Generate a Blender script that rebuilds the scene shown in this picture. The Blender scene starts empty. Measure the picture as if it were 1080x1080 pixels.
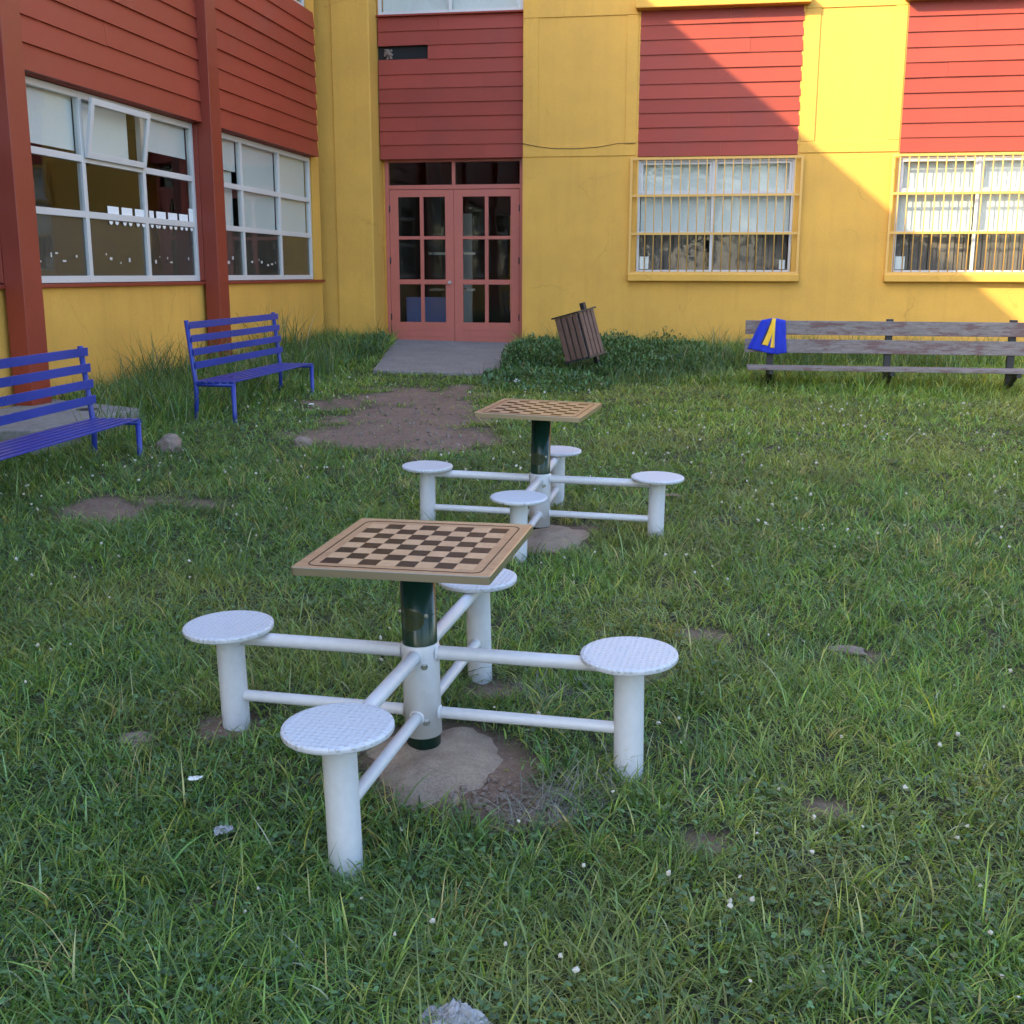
import bpy, bmesh, math, random
import numpy as np
from mathutils import Matrix, Vector

R = math.radians
rng = np.random.default_rng(7)
random.seed(7)
scene = bpy.context.scene
COL = scene.collection
EYE = 1.8225

# ------------------------------------------------------------------ helpers
def tag(o, label=None, cat=None, group=None, kind=None):
    if label: o['label'] = label
    if cat: o['category'] = cat
    if group: o['group'] = group
    if kind: o['kind'] = kind
    return o

def wm(o):
    m = Matrix.Identity(4)
    while o is not None:
        m = o.matrix_basis @ m
        o = o.parent
    return m

def thing(name, label, cat, M=None, group=None):
    o = bpy.data.objects.new(name, None)
    o.empty_display_size = .2
    COL.objects.link(o)
    if M is not None: o.matrix_basis = M
    return tag(o, label, cat, group)

class MB:
    """collects solids; T maps its own coordinates to the coordinates they are built in"""
    def __init__(s, T=None):
        s.bm = bmesh.new(); s.T = T or (lambda p: p); s.mi = 0
    def v(s, p):
        return s.bm.verts.new(s.T(Vector(p)))
    def f(s, vs, smooth=False):
        try:
            fa = s.bm.faces.new(vs)
        except ValueError:
            return None
        fa.smooth = smooth; fa.material_index = s.mi
        return fa
    def box(s, a0, a1, b0, b1, c0, c1):
        q = [s.v((x, y, z)) for z in (c0, c1) for y in (b0, b1) for x in (a0, a1)]
        for i in ((0, 2, 3, 1), (4, 5, 7, 6), (0, 1, 5, 4), (2, 6, 7, 3), (0, 4, 6, 2), (1, 3, 7, 5)):
            s.f([q[k] for k in i])
        return s
    def obb(s, M, sx, sy, sz):
        q = [s.v(M @ Vector((x*sx/2, y*sy/2, z*sz/2))) for z in (-1, 1) for y in (-1, 1) for x in (-1, 1)]
        for i in ((0, 2, 3, 1), (4, 5, 7, 6), (0, 1, 5, 4), (2, 6, 7, 3), (0, 4, 6, 2), (1, 3, 7, 5)):
            s.f([q[k] for k in i])
        return s
    def tube(s, pts, r, n=12, caps=True):
        pts = [Vector(p) for p in pts]
        rs = r if isinstance(r, (list, tuple)) else [r]*len(pts)
        rings = []
        for i, p in enumerate(pts):
            d = (pts[min(i+1, len(pts)-1)]-pts[max(i-1, 0)]).normalized()
            a = Vector((0, 0, 1)) if abs(d.z) < .9 else Vector((1, 0, 0))
            u = d.cross(a).normalized(); w = d.cross(u)
            rings.append([s.v(p+rs[i]*(math.cos(t)*u+math.sin(t)*w)) for t in [2*math.pi*k/n for k in range(n)]])
        for A, B in zip(rings, rings[1:]):
            for k in range(n):
                s.f([A[k], A[(k+1) % n], B[(k+1) % n], B[k]], True)
        if caps:
            s.f(rings[0]); s.f(rings[-1])
        return s
    def lathe(s, prof, n=40, c=(0, 0, 0), smooth=True):
        c = Vector(c); rings = []
        for r, z in prof:
            if r < 1e-6: rings.append([s.v(c+Vector((0, 0, z)))])
            else: rings.append([s.v(c+Vector((r*math.cos(2*math.pi*k/n), r*math.sin(2*math.pi*k/n), z))) for k in range(n)])
        for A, B in zip(rings, rings[1:]):
            for k in range(n):
                a = [A[k % len(A)], A[(k+1) % n % len(A)], B[(k+1) % n % len(B)], B[k % len(B)]]
                a = list(dict.fromkeys(a))
                if len(a) > 2: s.f(a, smooth)
        return s
    def build(s, name, mats, parent=None, world=True, bevel=0, smooth_all=False):
        bmesh.ops.recalc_face_normals(s.bm, faces=s.bm.faces[:])
        if parent is not None and world:
            s.bm.transform(wm(parent).inverted())
        me = bpy.data.meshes.new(name)
        if smooth_all:
            for fa in s.bm.faces: fa.smooth = True
        s.bm.to_mesh(me); s.bm.free()
        for m in (mats if isinstance(mats, (list, tuple)) else [mats]): me.materials.append(m)
        o = bpy.data.objects.new(name, me); COL.objects.link(o)
        if parent is not None: o.parent = parent
        if bevel:
            b = o.modifiers.new('bevel', 'BEVEL'); b.width = bevel; b.segments = 2; b.limit_method = 'ANGLE'; b.angle_limit = R(50)
        return o

# value noise on a lattice
_L = np.random.default_rng(3).random((64, 64))
def vn(x, y, sc, off=0.):
    x = np.asarray(x, float)/sc+off*17.3+100; y = np.asarray(y, float)/sc+off*9.7+100
    i = np.floor(x).astype(int); j = np.floor(y).astype(int)
    a = x-i; b = y-j; a = a*a*(3-2*a); b = b*b*(3-2*b)
    g = lambda p, q: _L[p % 64, q % 64]
    return (g(i, j)*(1-a)*(1-b)+g(i+1, j)*a*(1-b)+g(i, j+1)*(1-a)*b+g(i+1, j+1)*a*b)
def fbm(x, y, sc, off=0.):
    return (vn(x, y, sc, off)+.5*vn(x, y, sc/2.1, off+1)+.25*vn(x, y, sc/4.3, off+2))/1.75

def plane_z(x, y):
    return -.016*np.clip(x, -15, 15)+.02*np.clip(y, -15, 30)
def gz(x, y):
    x = np.asarray(x, float); y = np.asarray(y, float)
    return plane_z(x, y)+.05*(fbm(x, y, 1.7, 4)-.5)+.022*(vn(x, y, .33, 6)-.5)-.05*np.exp(-((x+1.03)**2+(y-3.0)**2)/.16)

# bare earth: x, y, rx, ry, strength
SOIL = [(-3.05, 11.7, .78, 2.0, 1.25), (-2.5, 10.7, .48, .8, 1.2), (-3.5, 13.4, .6, 1.1, 1.0), (-4.2, 12.6, .38, .5, .9),
        (-4.05, 7.1, .30, .36, 1.15), (-3.7, 7.45, .45, .16, .95), (-4.0, 10.3, .15, .2, .6),
        (-.90, 3.70, .24, .28, 1.25), (-.60, 3.46, .13, .11, 1.1), (-.47, 3.40, .08, .05, .75), (-1.76, 3.80, .12, .12, 1.3),
        (-.95, 7.05, .34, .36, 1.2), (-.85, 4.45, .11, .10, .7), (-.2, 4.75, .11, .13, .55),
        (.05, 5.32, .11, .10, 1.05), (.69, 5.2, .13, .07, .8), (.055, 3.34, .07, .06, 1.15), (.45, 3.66, .10, .06, .85),
        (-2.03, 3.64, .08, .07, .9), (-.22, 8.3, .15, .13, .5), (-1.35, 2.75, .07, .05, .8), (-1.3, 6.2, .15, .13, .6), (-1.75, 7.0, .3, .15, .7),
        (1.75, 7.9, .15, .15, .5), (.3, 8.7, .2, .15, .5), (-2.6, 15.4, .4, .25, .8), (-1.5, 4.9, .14, .12, .5)]
def soil(x, y):
    x = np.asarray(x, float); y = np.asarray(y, float)
    s = np.zeros_like(x)
    wob = 1.0*(fbm(x, y, .28, 11)-.5)+.9*(fbm(x, y, .9, 12)-.5)
    for cx, cy, rx, ry, st in SOIL:
        d = np.sqrt(((x-cx)/rx)**2+((y-cy)/ry)**2)
        s = np.maximum(s, st*np.clip(1.55-d, 0, 1))
    s = np.where(s > 0, np.clip((s+1.3*wob-.30)*1.7, 0, 1), 0)
    return s

# ------------------------------------------------------------------ materials
def mat(name):
    m = bpy.data.materials.new(name); m.use_nodes = True
    return m, m.node_tree, m.node_tree.nodes['Principled BSDF']
def N(nt, t, **k):
    n = nt.nodes.new(t)
    for a, b in k.items():
        if a in n.inputs: n.inputs[a].default_value = b
        else: setattr(n, a, b)
    return n
def ramp(nt, fac, stops):
    r = nt.nodes.new('ShaderNodeValToRGB')
    e = r.color_ramp.elements
    e[0].position, e[0].color = stops[0][0], (*stops[0][1], 1)
    e[1].position, e[1].color = stops[-1][0], (*stops[-1][1], 1)
    for p, c in stops[1:-1]:
        k = e.new(p); k.color = (*c, 1)
    nt.links.new(fac, r.inputs[0])
    return r.outputs[0]
def mix(nt, fac, a, b, mode='MIX'):
    n = nt.nodes.new('ShaderNodeMix'); n.data_type = 'RGBA'; n.blend_type = mode
    for sock, val in ((n.inputs[0], fac), (n.inputs[6], a), (n.inputs[7], b)):
        if hasattr(val, 'links') or hasattr(val, 'is_linked'): nt.links.new(val, sock)
        elif isinstance(val, tuple): sock.default_value = (*val, 1)
        else: sock.default_value = val
    return n.outputs[2]
def coords(nt, scale=(1, 1, 1), kind='Object'):
    t = nt.nodes.new('ShaderNodeTexCoord'); m = nt.nodes.new('ShaderNodeMapping')
    m.inputs['Scale'].default_value = scale
    nt.links.new(t.outputs[kind], m.inputs[0])
    return m.outputs[0]
def noise(nt, vec, scale, detail=4., rough=.55, dist=0.):
    n = N(nt, 'ShaderNodeTexNoise', Scale=scale, Detail=detail, Roughness=rough, Distortion=dist)
    nt.links.new(vec, n.inputs['Vector'])
    return n.outputs['Fac']
def bump(nt, bsdf, h, strength, dist):
    b = N(nt, 'ShaderNodeBump', Strength=strength, Distance=dist)
    nt.links.new(h, b.inputs['Height']); nt.links.new(b.outputs[0], bsdf.inputs['Normal'])
def sc3(c, k): return tuple(min(1., v*k) for v in c)

def paint(name, c, rough=.5, var=.12, grime=.0, wear=None, wearamt=.0, bumpd=.002, scale=1., spec=.5, island=0., pits=0.):
    m, nt, b = mat(name)
    v = coords(nt, (scale,)*3)
    big = noise(nt, v, 1.1, 5, .6); fine = noise(nt, v, 38, 3, .6)
    col = ramp(nt, big, [(.3, sc3(c, 1-var)), (.7, sc3(c, 1+var))])
    col = mix(nt, .22, col, ramp(nt, fine, [(.3, sc3(c, .8)), (.7, sc3(c, 1.15))]))
    if island:
        ge = nt.nodes.new('ShaderNodeNewGeometry')
        col = mix(nt, 1., col, ramp(nt, ge.outputs['Random Per Island'], [(0, (1-island,)*3), (1, (1+island,)*3)]), 'MULTIPLY')
    if pits:
        vo = N(nt, 'ShaderNodeTexVoronoi', Scale=26., Randomness=1.); nt.links.new(v, vo.inputs['Vector'])
        pk = N(nt, 'ShaderNodeMath', operation='MULTIPLY'); nt.links.new(ramp(nt, vo.outputs['Distance'], [(.07, (1,)*3), (.13, (0, 0, 0))]), pk.inputs[0]); nt.links.new(ramp(nt, noise(nt, v, 1.3, 4, .6), [(.45, (0, 0, 0)), (.62, (pits,)*3)]), pk.inputs[1])
        col = mix(nt, pk.outputs[0], col, sc3(c, .35))
        # hairline cracks that wander over the render
        wv = N(nt, 'ShaderNodeVectorMath', operation='MULTIPLY_ADD'); nz = N(nt, 'ShaderNodeTexNoise', Scale=2.5, Detail=6.); nt.links.new(v, nz.inputs['Vector'])
        nt.links.new(nz.outputs['Color'], wv.inputs[0]); wv.inputs[1].default_value = (.5, .5, .5); nt.links.new(v, wv.inputs[2])
        ck = N(nt, 'ShaderNodeTexVoronoi', feature='DISTANCE_TO_EDGE', Scale=.45); nt.links.new(wv.outputs[0], ck.inputs['Vector'])
        cm = N(nt, 'ShaderNodeMath', operation='MULTIPLY'); nt.links.new(ramp(nt, ck.outputs['Distance'], [(.0012, (.32,)*3), (.005, (0, 0, 0))]), cm.inputs[0]); nt.links.new(ramp(nt, noise(nt, v, .9, 3, .6), [(.47, (0, 0, 0)), (.58, (1,)*3)]), cm.inputs[1])
        col = mix(nt, cm.outputs[0], col, sc3(c, .4))
    if grime:
        st = noise(nt, coords(nt, (2.2, 2.2, .16)), 3, 5, .65)
        col = mix(nt, ramp(nt, st, [(.50, (0, 0, 0)), (.75, (grime,)*3)]), col, sc3(c, .45))
        # splash-back dirt just above the soil
        t = nt.nodes.new('ShaderNodeNewGeometry'); sx = nt.nodes.new('ShaderNodeSeparateXYZ'); nt.links.new(t.outputs['Position'], sx.inputs[0])
        a = N(nt, 'ShaderNodeMath', operation='MULTIPLY_ADD'); a.inputs[1].default_value = .45; nt.links.new(noise(nt, v, 5, 5, .7), a.inputs[0]); nt.links.new(sx.outputs[2], a.inputs[2])
        col = mix(nt, ramp(nt, a.outputs[0], [(.58, (.42,)*3), (.95, (0, 0, 0))]), col, (.20, .15, .08))
    if wear:
        w = noise(nt, v, 9, 6, .7)
        col = mix(nt, ramp(nt, w, [(.66-wearamt, (0, 0, 0)), (.70-wearamt, (1, 1, 1))]), col, wear)
    nt.links.new(col, b.inputs['Base Color'])
    nt.links.new(ramp(nt, big, [(.3, (rough-.08,)*3), (.7, (rough+.1,)*3)]), b.inputs['Roughness'])
    b.inputs['Specular IOR Level'].default_value = spec
    bump(nt, b, fine, .5, bumpd)
    return m

M = {}
M['yellow'] = paint('yellow masonry paint', (.69, .375, .072), .75, .11, .13, bumpd=.004, spec=.3, pits=.6)
M['yellow_metal'] = paint('yellow bar paint', (.70, .40, .10), .5, .08, spec=.4)
M['maroon'] = paint('maroon board paint', (.31, .051, .032), .6, .14, 0, (.50, .30, .26), -.055, .003, spec=.3, island=.09)
M['brick_red'] = paint('brick red board paint', (.31, .047, .024), .55, .10, 0, bumpd=.003, spec=.35, island=.07)
M['post_red'] = paint('red post paint', (.25, .036, .018), .45, .08, 0, bumpd=.001, spec=.5)
M['door_red'] = paint('door paint', (.47, .125, .09), .45, .10, 0, (.30, .22, .2), -.11, .001)
M['white_frame'] = paint('white aluminium', (.60, .58, .56), .35, .06, bumpd=.0005)
M['white_steel'] = paint('white enamel', (.54, .55, .585), .38, .04, 0, (.30, .28, .26), -.075, bumpd=.0004)
M['green_steel'] = paint('dark green enamel', (.005, .028, .020), .22, .1, bumpd=.0002, spec=.35)
M['blue'] = paint('blue enamel', (.018, .040, .28), .33, .12, 0, (.20, .19, .30), -.12, .0008)
M['blind'] = paint('white roller blind', (.72, .72, .70), .8, .04, bumpd=.0005)
M['paper'] = paint('white paper', (.80, .80, .80), .8, .03, bumpd=.0002)
M['dark_metal'] = paint('blackened steel', (.022, .022, .024), .5, .2, bumpd=.001)
M['steel'] = paint('bright bolt steel', (.62, .62, .62), .28, .05, bumpd=.0002)
M['steel'].node_tree.nodes['Principled BSDF'].inputs['Metallic'].default_value = .9
M['curtain'] = paint('grey brown curtain', (.15, .125, .115), .9, .1)
M['film'] = paint('grey window film', (.048, .044, .040), .5, .1, bumpd=.0002)
M['cavity'] = paint('dark cavity', (.015, .014, .014), .9, .1)
M['room'] = paint('room wall', (.30, .27, .22), .9, .05)
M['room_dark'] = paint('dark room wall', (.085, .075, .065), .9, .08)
M['cloth_blue'] = paint('royal blue cloth', (.012, .03, .42), .8, .06, bumpd=.002)
M['cloth_yellow'] = paint('yellow cloth stripe', (.85, .52, .04), .8, .03)
M['olive'] = paint('olive decal', (.035, .045, .022), .25, .1, bumpd=.0002)  # colour of the reflection painted onto the table posts

# pressed stud pattern of the seats
m, nt, b = mat('studded white plate'); M['seat'] = m
v = coords(nt, (1, 1, 1))
vo = N(nt, 'ShaderNodeTexVoronoi', Scale=48., Randomness=.12); nt.links.new(v, vo.inputs['Vector'])
b.inputs['Base Color'].default_value = (.51, .53, .575, 1); b.inputs['Roughness'].default_value = .42
bump(nt, b, ramp(nt, vo.outputs['Distance'], [(.15, (1, 1, 1)), (.42, (0, 0, 0))]), .75, .004)

def wood(name, c1, c2, sc=(1, 14, 14), rough=.35, coat=0., grain=6., bumpd=.0006, wear=None):
    m, nt, b = mat(name)
    v = coords(nt, sc)
    n1 = noise(nt, v, grain, 6, .62, .6); n2 = noise(nt, v, grain*5, 3, .6)
    col = ramp(nt, n1, [(.28, c1), (.72, c2)])
    col = mix(nt, .25, col, ramp(nt, n2, [(.35, sc3(c1, .7)), (.65, sc3(c2, 1.1))]))
    if wear:
        w = noise(nt, coords(nt, (1, 5, 5)), 3.2, 7, .72)
        col = mix(nt, ramp(nt, w, [(.50, (0, 0, 0)), (.57, (.85,)*3)]), col, wear)
        k = noise(nt, coords(nt, (1, 9, 9)), 2.4, 6, .8)
        col = mix(nt, ramp(nt, k, [(.62, (0, 0, 0)), (.68, (.8,)*3)]), col, (.03, .02, .018))
    nt.links.new(col, b.inputs['Base Color'])
    b.inputs['Roughness'].default_value = rough
    b.inputs['Coat Weight'].default_value = coat; b.inputs['Specular IOR Level'].default_value = .22 if coat else .4; b.inputs['Coat Roughness'].default_value = .12
    bump(nt, b, n1, .4, bumpd)
    return m
M['board_light'] = wood('light board wood', (.42, .255, .145), (.58, .37, .215), (3, 3, 3), .34, .12)
M['board_frame'] = wood('board frame wood', (.30, .165, .088), (.50, .30, .165), (2, 9, 9), .34, .12)
M['board_dark'] = wood('dark board stain', (.008, .005, .004), (.024, .013, .009), (3, 3, 3), .34, .10)
M['bench_wood'] = wood('weathered bench plank', (.12, .098, .092), (.30, .262, .25), (1, 10, 10), .85, 0, 4., .004, (.15, .085, .08))
M['bin_wood'] = wood('weathered bin slat', (.10, .055, .04), (.22, .13, .10), (10, 10, 1), .8, 0, 5., .003)
m, nt, b = mat('brushed edge band'); M['band'] = m
b.inputs['Base Color'].default_value = (.42, .36, .26, 1); b.inputs['Metallic'].default_value = .85; b.inputs['Roughness'].default_value = .34

def rough_stone(name, c1, c2, sc=6., bd=.012, rough=.9):
    m, nt, b = mat(name); v = coords(nt)
    n1 = noise(nt, v, sc, 8, .65); n2 = noise(nt, v, sc*9, 4, .7)
    col = mix(nt, .4, ramp(nt, n1, [(.3, c1), (.7, c2)]), ramp(nt, n2, [(.35, sc3(c1, .75)), (.65, sc3(c2, 1.15))]))
    nt.links.new(col, b.inputs['Base Color']); b.inputs['Roughness'].default_value = rough
    ad = N(nt, 'ShaderNodeMath', operation='MULTIPLY_ADD'); ad.inputs[1].default_value = .4; nt.links.new(n2, ad.inputs[0]); nt.links.new(n1, ad.inputs[2])
    bump(nt, b, ad.outputs[0], .8, bd)
    return m
M['mortar'] = rough_stone('dried mortar', (.22, .165, .122), (.38, .29, .22), 11., .016)
M['concrete'] = rough_stone('grey concrete', (.16, .145, .135), (.27, .25, .235), 2.2, .010)
M['stone'] = rough_stone('field stone', (.17, .12, .10), (.27, .205, .17), 8., .015)
M['clod'] = rough_stone('broken soil', (.15, .11, .09), (.25, .19, .155), 9., .012)
M['block'] = rough_stone('brown stone block', (.17, .11, .08), (.27, .18, .13), 7., .015)

# glass: clear sheet with a mirror reflection that grows with the angle
m, nt, b = mat('window glass'); M['glass'] = m
nt.nodes.remove(b)
tr = N(nt, 'ShaderNodeBsdfTransparent', Color=(.93, .95, .94, 1)); gl = N(nt, 'ShaderNodeBsdfGlossy', Roughness=.015)
fr = N(nt, 'ShaderNodeFresnel', IOR=1.5); mx = nt.nodes.new('ShaderNodeMixShader')
ge = nt.nodes.new('ShaderNodeNewGeometry'); io = nt.nodes.new('ShaderNodeMapRange')   # same index from both sides of the sheet
io.inputs['To Min'].default_value = 1.36; io.inputs['To Max'].default_value = 1/1.36
nt.links.new(ge.outputs['Backfacing'], io.inputs['Value']); nt.links.new(io.outputs[0], fr.inputs['IOR'])
nt.links.new(fr.outputs[0], mx.inputs[0]); nt.links.new(tr.outputs[0], mx.inputs[1]); nt.links.new(gl.outputs[0], mx.inputs[2])
nz = noise(nt, coords(nt), 1.6, 2, .5); bp = N(nt, 'ShaderNodeBump', Strength=.12, Distance=.02); nt.links.new(nz, bp.inputs['Height'])
nt.links.new(bp.outputs[0], gl.inputs['Normal'])
nt.links.new(mx.outputs[0], nt.nodes['Material Output'].inputs['Surface'])

# thin crumpled plastic
m, nt, b = mat('clear plastic bag'); M['plastic'] = m
b.inputs['Base Color'].default_value = (.42, .42, .47, 1); b.inputs['Roughness'].default_value = .2; b.inputs['Alpha'].default_value = .55

# plants: own colour per blade
def leafmat(name, trans=.35, rough=.5):
    m, nt, b = mat(name)
    a = N(nt, 'ShaderNodeAttribute', attribute_name='tint')
    nt.links.new(a.outputs['Color'], b.inputs['Base Color']); b.inputs['Roughness'].default_value = rough-.08
    b.inputs['Specular IOR Level'].default_value = .5
    t = nt.nodes.new('ShaderNodeBsdfTranslucent'); nt.links.new(mix(nt, 1., a.outputs['Color'], (1., 1.15, .55), 'MULTIPLY'), t.inputs['Color'])
    x = N(nt, 'ShaderNodeMixShader', Fac=trans)
    nt.links.new(b.outputs[0], x.inputs[1]); nt.links.new(t.outputs[0], x.inputs[2])
    nt.links.new(x.outputs[0], nt.nodes['Material Output'].inputs['Surface'])
    return m
M['grass'] = leafmat('grass blades', .42)
M['leaf'] = leafmat('broad leaves', .3)
M['petal'] = paint('clover blossom', (.50, .46, .38), .9, .1)
M['bark'] = rough_stone('bark', (.06, .045, .03), (.13, .10, .075), 12., .03)

# ground: earth under the lawn
m, nt, b = mat('earth and thatch'); M['ground'] = m
v = coords(nt, kind='Object'); a = N(nt, 'ShaderNodeAttribute', attribute_name='bare')
n1 = noise(nt, v, 2.2, 7, .65); n2 = noise(nt, v, 26, 6, .7); n3 = noise(nt, v, 120, 3, .7)
earth = mix(nt, .5, ramp(nt, n1, [(.3, (.125, .075, .050)), (.7, (.245, .160, .115))]), ramp(nt, n2, [(.3, (.085, .050, .034)), (.5, (.185, .12, .085)), (.72, (.32, .23, .175))]))
peb = N(nt, 'ShaderNodeTexVoronoi', Scale=38., Randomness=1.); nt.links.new(v, peb.inputs['Vector'])
earth = mix(nt, ramp(nt, peb.outputs['Distance'], [(.10, (.7,)*3), (.2, (0, 0, 0))]), earth, (.33, .28, .25))
thatch = ramp(nt, n2, [(.3, (.018, .019, .010)), (.6, (.048, .045, .023)), (.8, (.11, .085, .05))])
nt.links.new(mix(nt, a.outputs['Fac'], thatch, earth), b.inputs['Base Color']); b.inputs['Roughness'].default_value = .95
ad = N(nt, 'ShaderNodeMath', operation='MULTIPLY_ADD'); ad.inputs[1].default_value = .35; nt.links.new(n3, ad.inputs[0]); nt.links.new(n2, ad.inputs[2])
bump(nt, b, ad.outputs[0], .9, .02)

# ------------------------------------------------------------------ world, sun, camera
SUN = Vector((1., .9, -.823)).normalized()        # the way the light travels
elev = math.asin(-SUN.z); az = math.atan2(-SUN.x, -SUN.y)   # azimuth of the sun measured from +Y towards +X
w = bpy.data.worlds.new('World'); scene.world = w; w.use_nodes = True
nt = w.node_tree
sky = nt.nodes.new('ShaderNodeTexSky'); sky.sky_type = 'NISHITA'; sky.sun_disc = False
sky.sun_elevation = elev; sky.sun_rotation = az
sky.air_density = 1.; sky.dust_density = 1.6; sky.ozone_density = .9; sky.altitude = 200
bg = nt.nodes['Background']; bg.inputs['Strength'].default_value = .15
nt.links.new(sky.outputs[0], bg.inputs['Color'])
sl = bpy.data.lights.new('sun', 'SUN'); sl.energy = 2.0; sl.angle = R(.5); sl.color = (1., .80, .46)
so = bpy.data.objects.new('sun', sl); COL.objects.link(so)
so.rotation_euler = SUN.to_track_quat('-Z', 'Y').to_euler(); so.location = (-20, -20, 20)

cam = bpy.data.cameras.new('camera'); co = bpy.data.objects.new('camera', cam); COL.objects.link(co); scene.camera = co
cam.sensor_width = 36; cam.lens = 36*1193.96/1080; cam.clip_end = 3000; cam.clip_start = .05
yaw, pit, rol = -.169, .208, -.002
fw = Vector((math.sin(yaw)*math.cos(pit), math.cos(yaw)*math.cos(pit), -math.sin(pit)))
rt = Vector((math.cos(yaw), -math.sin(yaw), 0)); dn = fw.cross(rt)
r2 = math.cos(rol)*rt+math.sin(rol)*dn; d2 = -math.sin(rol)*rt+math.cos(rol)*dn
co.matrix_world = Matrix(((r2.x, -d2.x, -fw.x, 0), (r2.y, -d2.y, -fw.y, 0), (r2.z, -d2.z, -fw.z, EYE), (0, 0, 0, 1)))
scene.view_settings.view_transform = 'Standard'; scene.view_settings.look = 'None'
scene.view_settings.exposure = 2.38; scene.view_settings.gamma = 1

# ------------------------------------------------------------------ ground
def mesh_np(name, verts, faces_tot, loops, mats, smooth=True):
    me = bpy.data.meshes.new(name)
    me.vertices.add(len(verts)); me.vertices.foreach_set('co', np.ascontiguousarray(verts, np.float32).ravel())
    me.loops.add(len(loops)); me.loops.foreach_set('vertex_index', np.ascontiguousarray(loops, np.int32))
    st = np.concatenate(([0], np.cumsum(faces_tot)[:-1])).astype(np.int32)
    me.polygons.add(len(faces_tot)); me.polygons.foreach_set('loop_start', st); me.polygons.foreach_set('loop_total', np.ascontiguousarray(faces_tot, np.int32))
    me.polygons.foreach_set('use_smooth', np.full(len(faces_tot), smooth))
    me.materials.append(mats); me.update(calc_edges=True); me.validate()
    return me
def axis(lo, hi, step, far):
    inner = np.arange(lo, hi+1e-6, step)
    k = np.array([.3, 1, 2.5, 6, 14, 30, 70, 150, far])
    return np.concatenate((lo-k[::-1], inner, hi+k))
xs = axis(-7.4, 6.5, .05, 400); ys = axis(1., 21.4, .055, 400)
X, Y = np.meshgrid(xs, ys); Z = gz(X, Y); S = soil(X, Y)
Z = Z-.012*S+S*.016*(fbm(X, Y, .12, 21)-.5)*2
# earth pressed up round the near table's foot and the feet of the seats
nx, ny = len(xs), len(ys)
idx = np.arange(nx*ny).reshape(ny, nx)
q = np.stack((idx[:-1, :-1], idx[:-1, 1:], idx[1:, 1:], idx[1:, :-1]), -1).reshape(-1, 4)
me = mesh_np('ground', np.stack((X, Y, Z), -1).reshape(-1, 3), np.full(len(q), 4), q.ravel(), M['ground'])
at = me.attributes.new('bare', 'FLOAT', 'POINT'); at.data.foreach_set('value', S.ravel().astype(np.float32))
g = bpy.data.objects.new('ground', me); COL.objects.link(g); tag(g, kind='structure')

# ------------------------------------------------------------------ grass and weeds
PAL = np.array([[.080, .140, .040], [.048, .092, .032], [.085, .138, .075], [.125, .175, .042], [.18, .185, .07], [.34, .27, .15]])
def tint(n, p, dark=1.):
    k = rng.choice(len(PAL), n, p=np.array(p)/np.sum(p))
    return PAL[k]*rng.lognormal(0, .24, (n, 1))*dark
def set_tint(me, cols):
    at = me.attributes.new('tint', 'FLOAT_COLOR', 'POINT')
    c = np.concatenate((cols, np.ones((len(cols), 1))), 1).astype(np.float32)
    at.data.foreach_set('color', c.ravel())
def blades(x, y, L, wd, th0, th1, az, seg, z=None):
    """arched blades: th0 lean at the root, th1 lean at the tip (radians from upright)"""
    n = len(x); z = gz(x, y)-.004 if z is None else z
    dx, dy = np.cos(az), np.sin(az)
    px, pz = np.zeros(n), np.zeros(n)
    tw = rng.normal(0, .7, n); sx, sy = -np.sin(az+tw), np.cos(az+tw)
    V = []
    for k in range(seg+1):
        t = k/seg
        hw = wd*.5*(1-t**1.8)*(1 if k else .7)
        cx, cy, cz = x+px*dx, y+px*dy, z+pz
        if k < seg:
            V.append(np.stack((cx-hw*sx, cy-hw*sy, cz), -1)); V.append(np.stack((cx+hw*sx, cy+hw*sy, cz), -1))
        else: V.append(np.stack((cx, cy, cz), -1))
        th = th0+(th1-th0)*(t+.5/seg)
        px = px+np.sin(th)*L/seg; pz = pz+np.cos(th)*L/seg
    V = np.stack(V, 1); nv = V.shape[1]
    base = (np.arange(n)*nv)[:, None]
    quads = [base+np.array([2*k, 2*k+1, 2*k+3, 2*k+2]) for k in range(seg-1)]
    tri = base+np.array([2*seg-2, 2*seg-1, 2*seg])
    loops = np.concatenate([a for a in quads]+[tri], 1)          # per blade
    tot = np.tile(np.array([4]*(seg-1)+[3]), n)
    return V.reshape(-1, 3), tot, loops.ravel(), nv
class Veg:
    def __init__(s): s.v = []; s.t = []; s.l = []; s.c = []; s.n = 0
    def add(s, r, cols):
        V, t, l, nv = r
        s.v.append(V); s.t.append(t); s.l.append(l+s.n); s.c.append(np.repeat(cols, nv, 0)); s.n += len(V)
    def build(s, name, m):
        me = mesh_np(name, np.concatenate(s.v), np.concatenate(s.t), np.concatenate(s.l), m)
        set_tint(me, np.concatenate(s.c))
        o = bpy.data.objects.new(name, me); COL.objects.link(o); return tag(o, kind='stuff')

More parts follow.
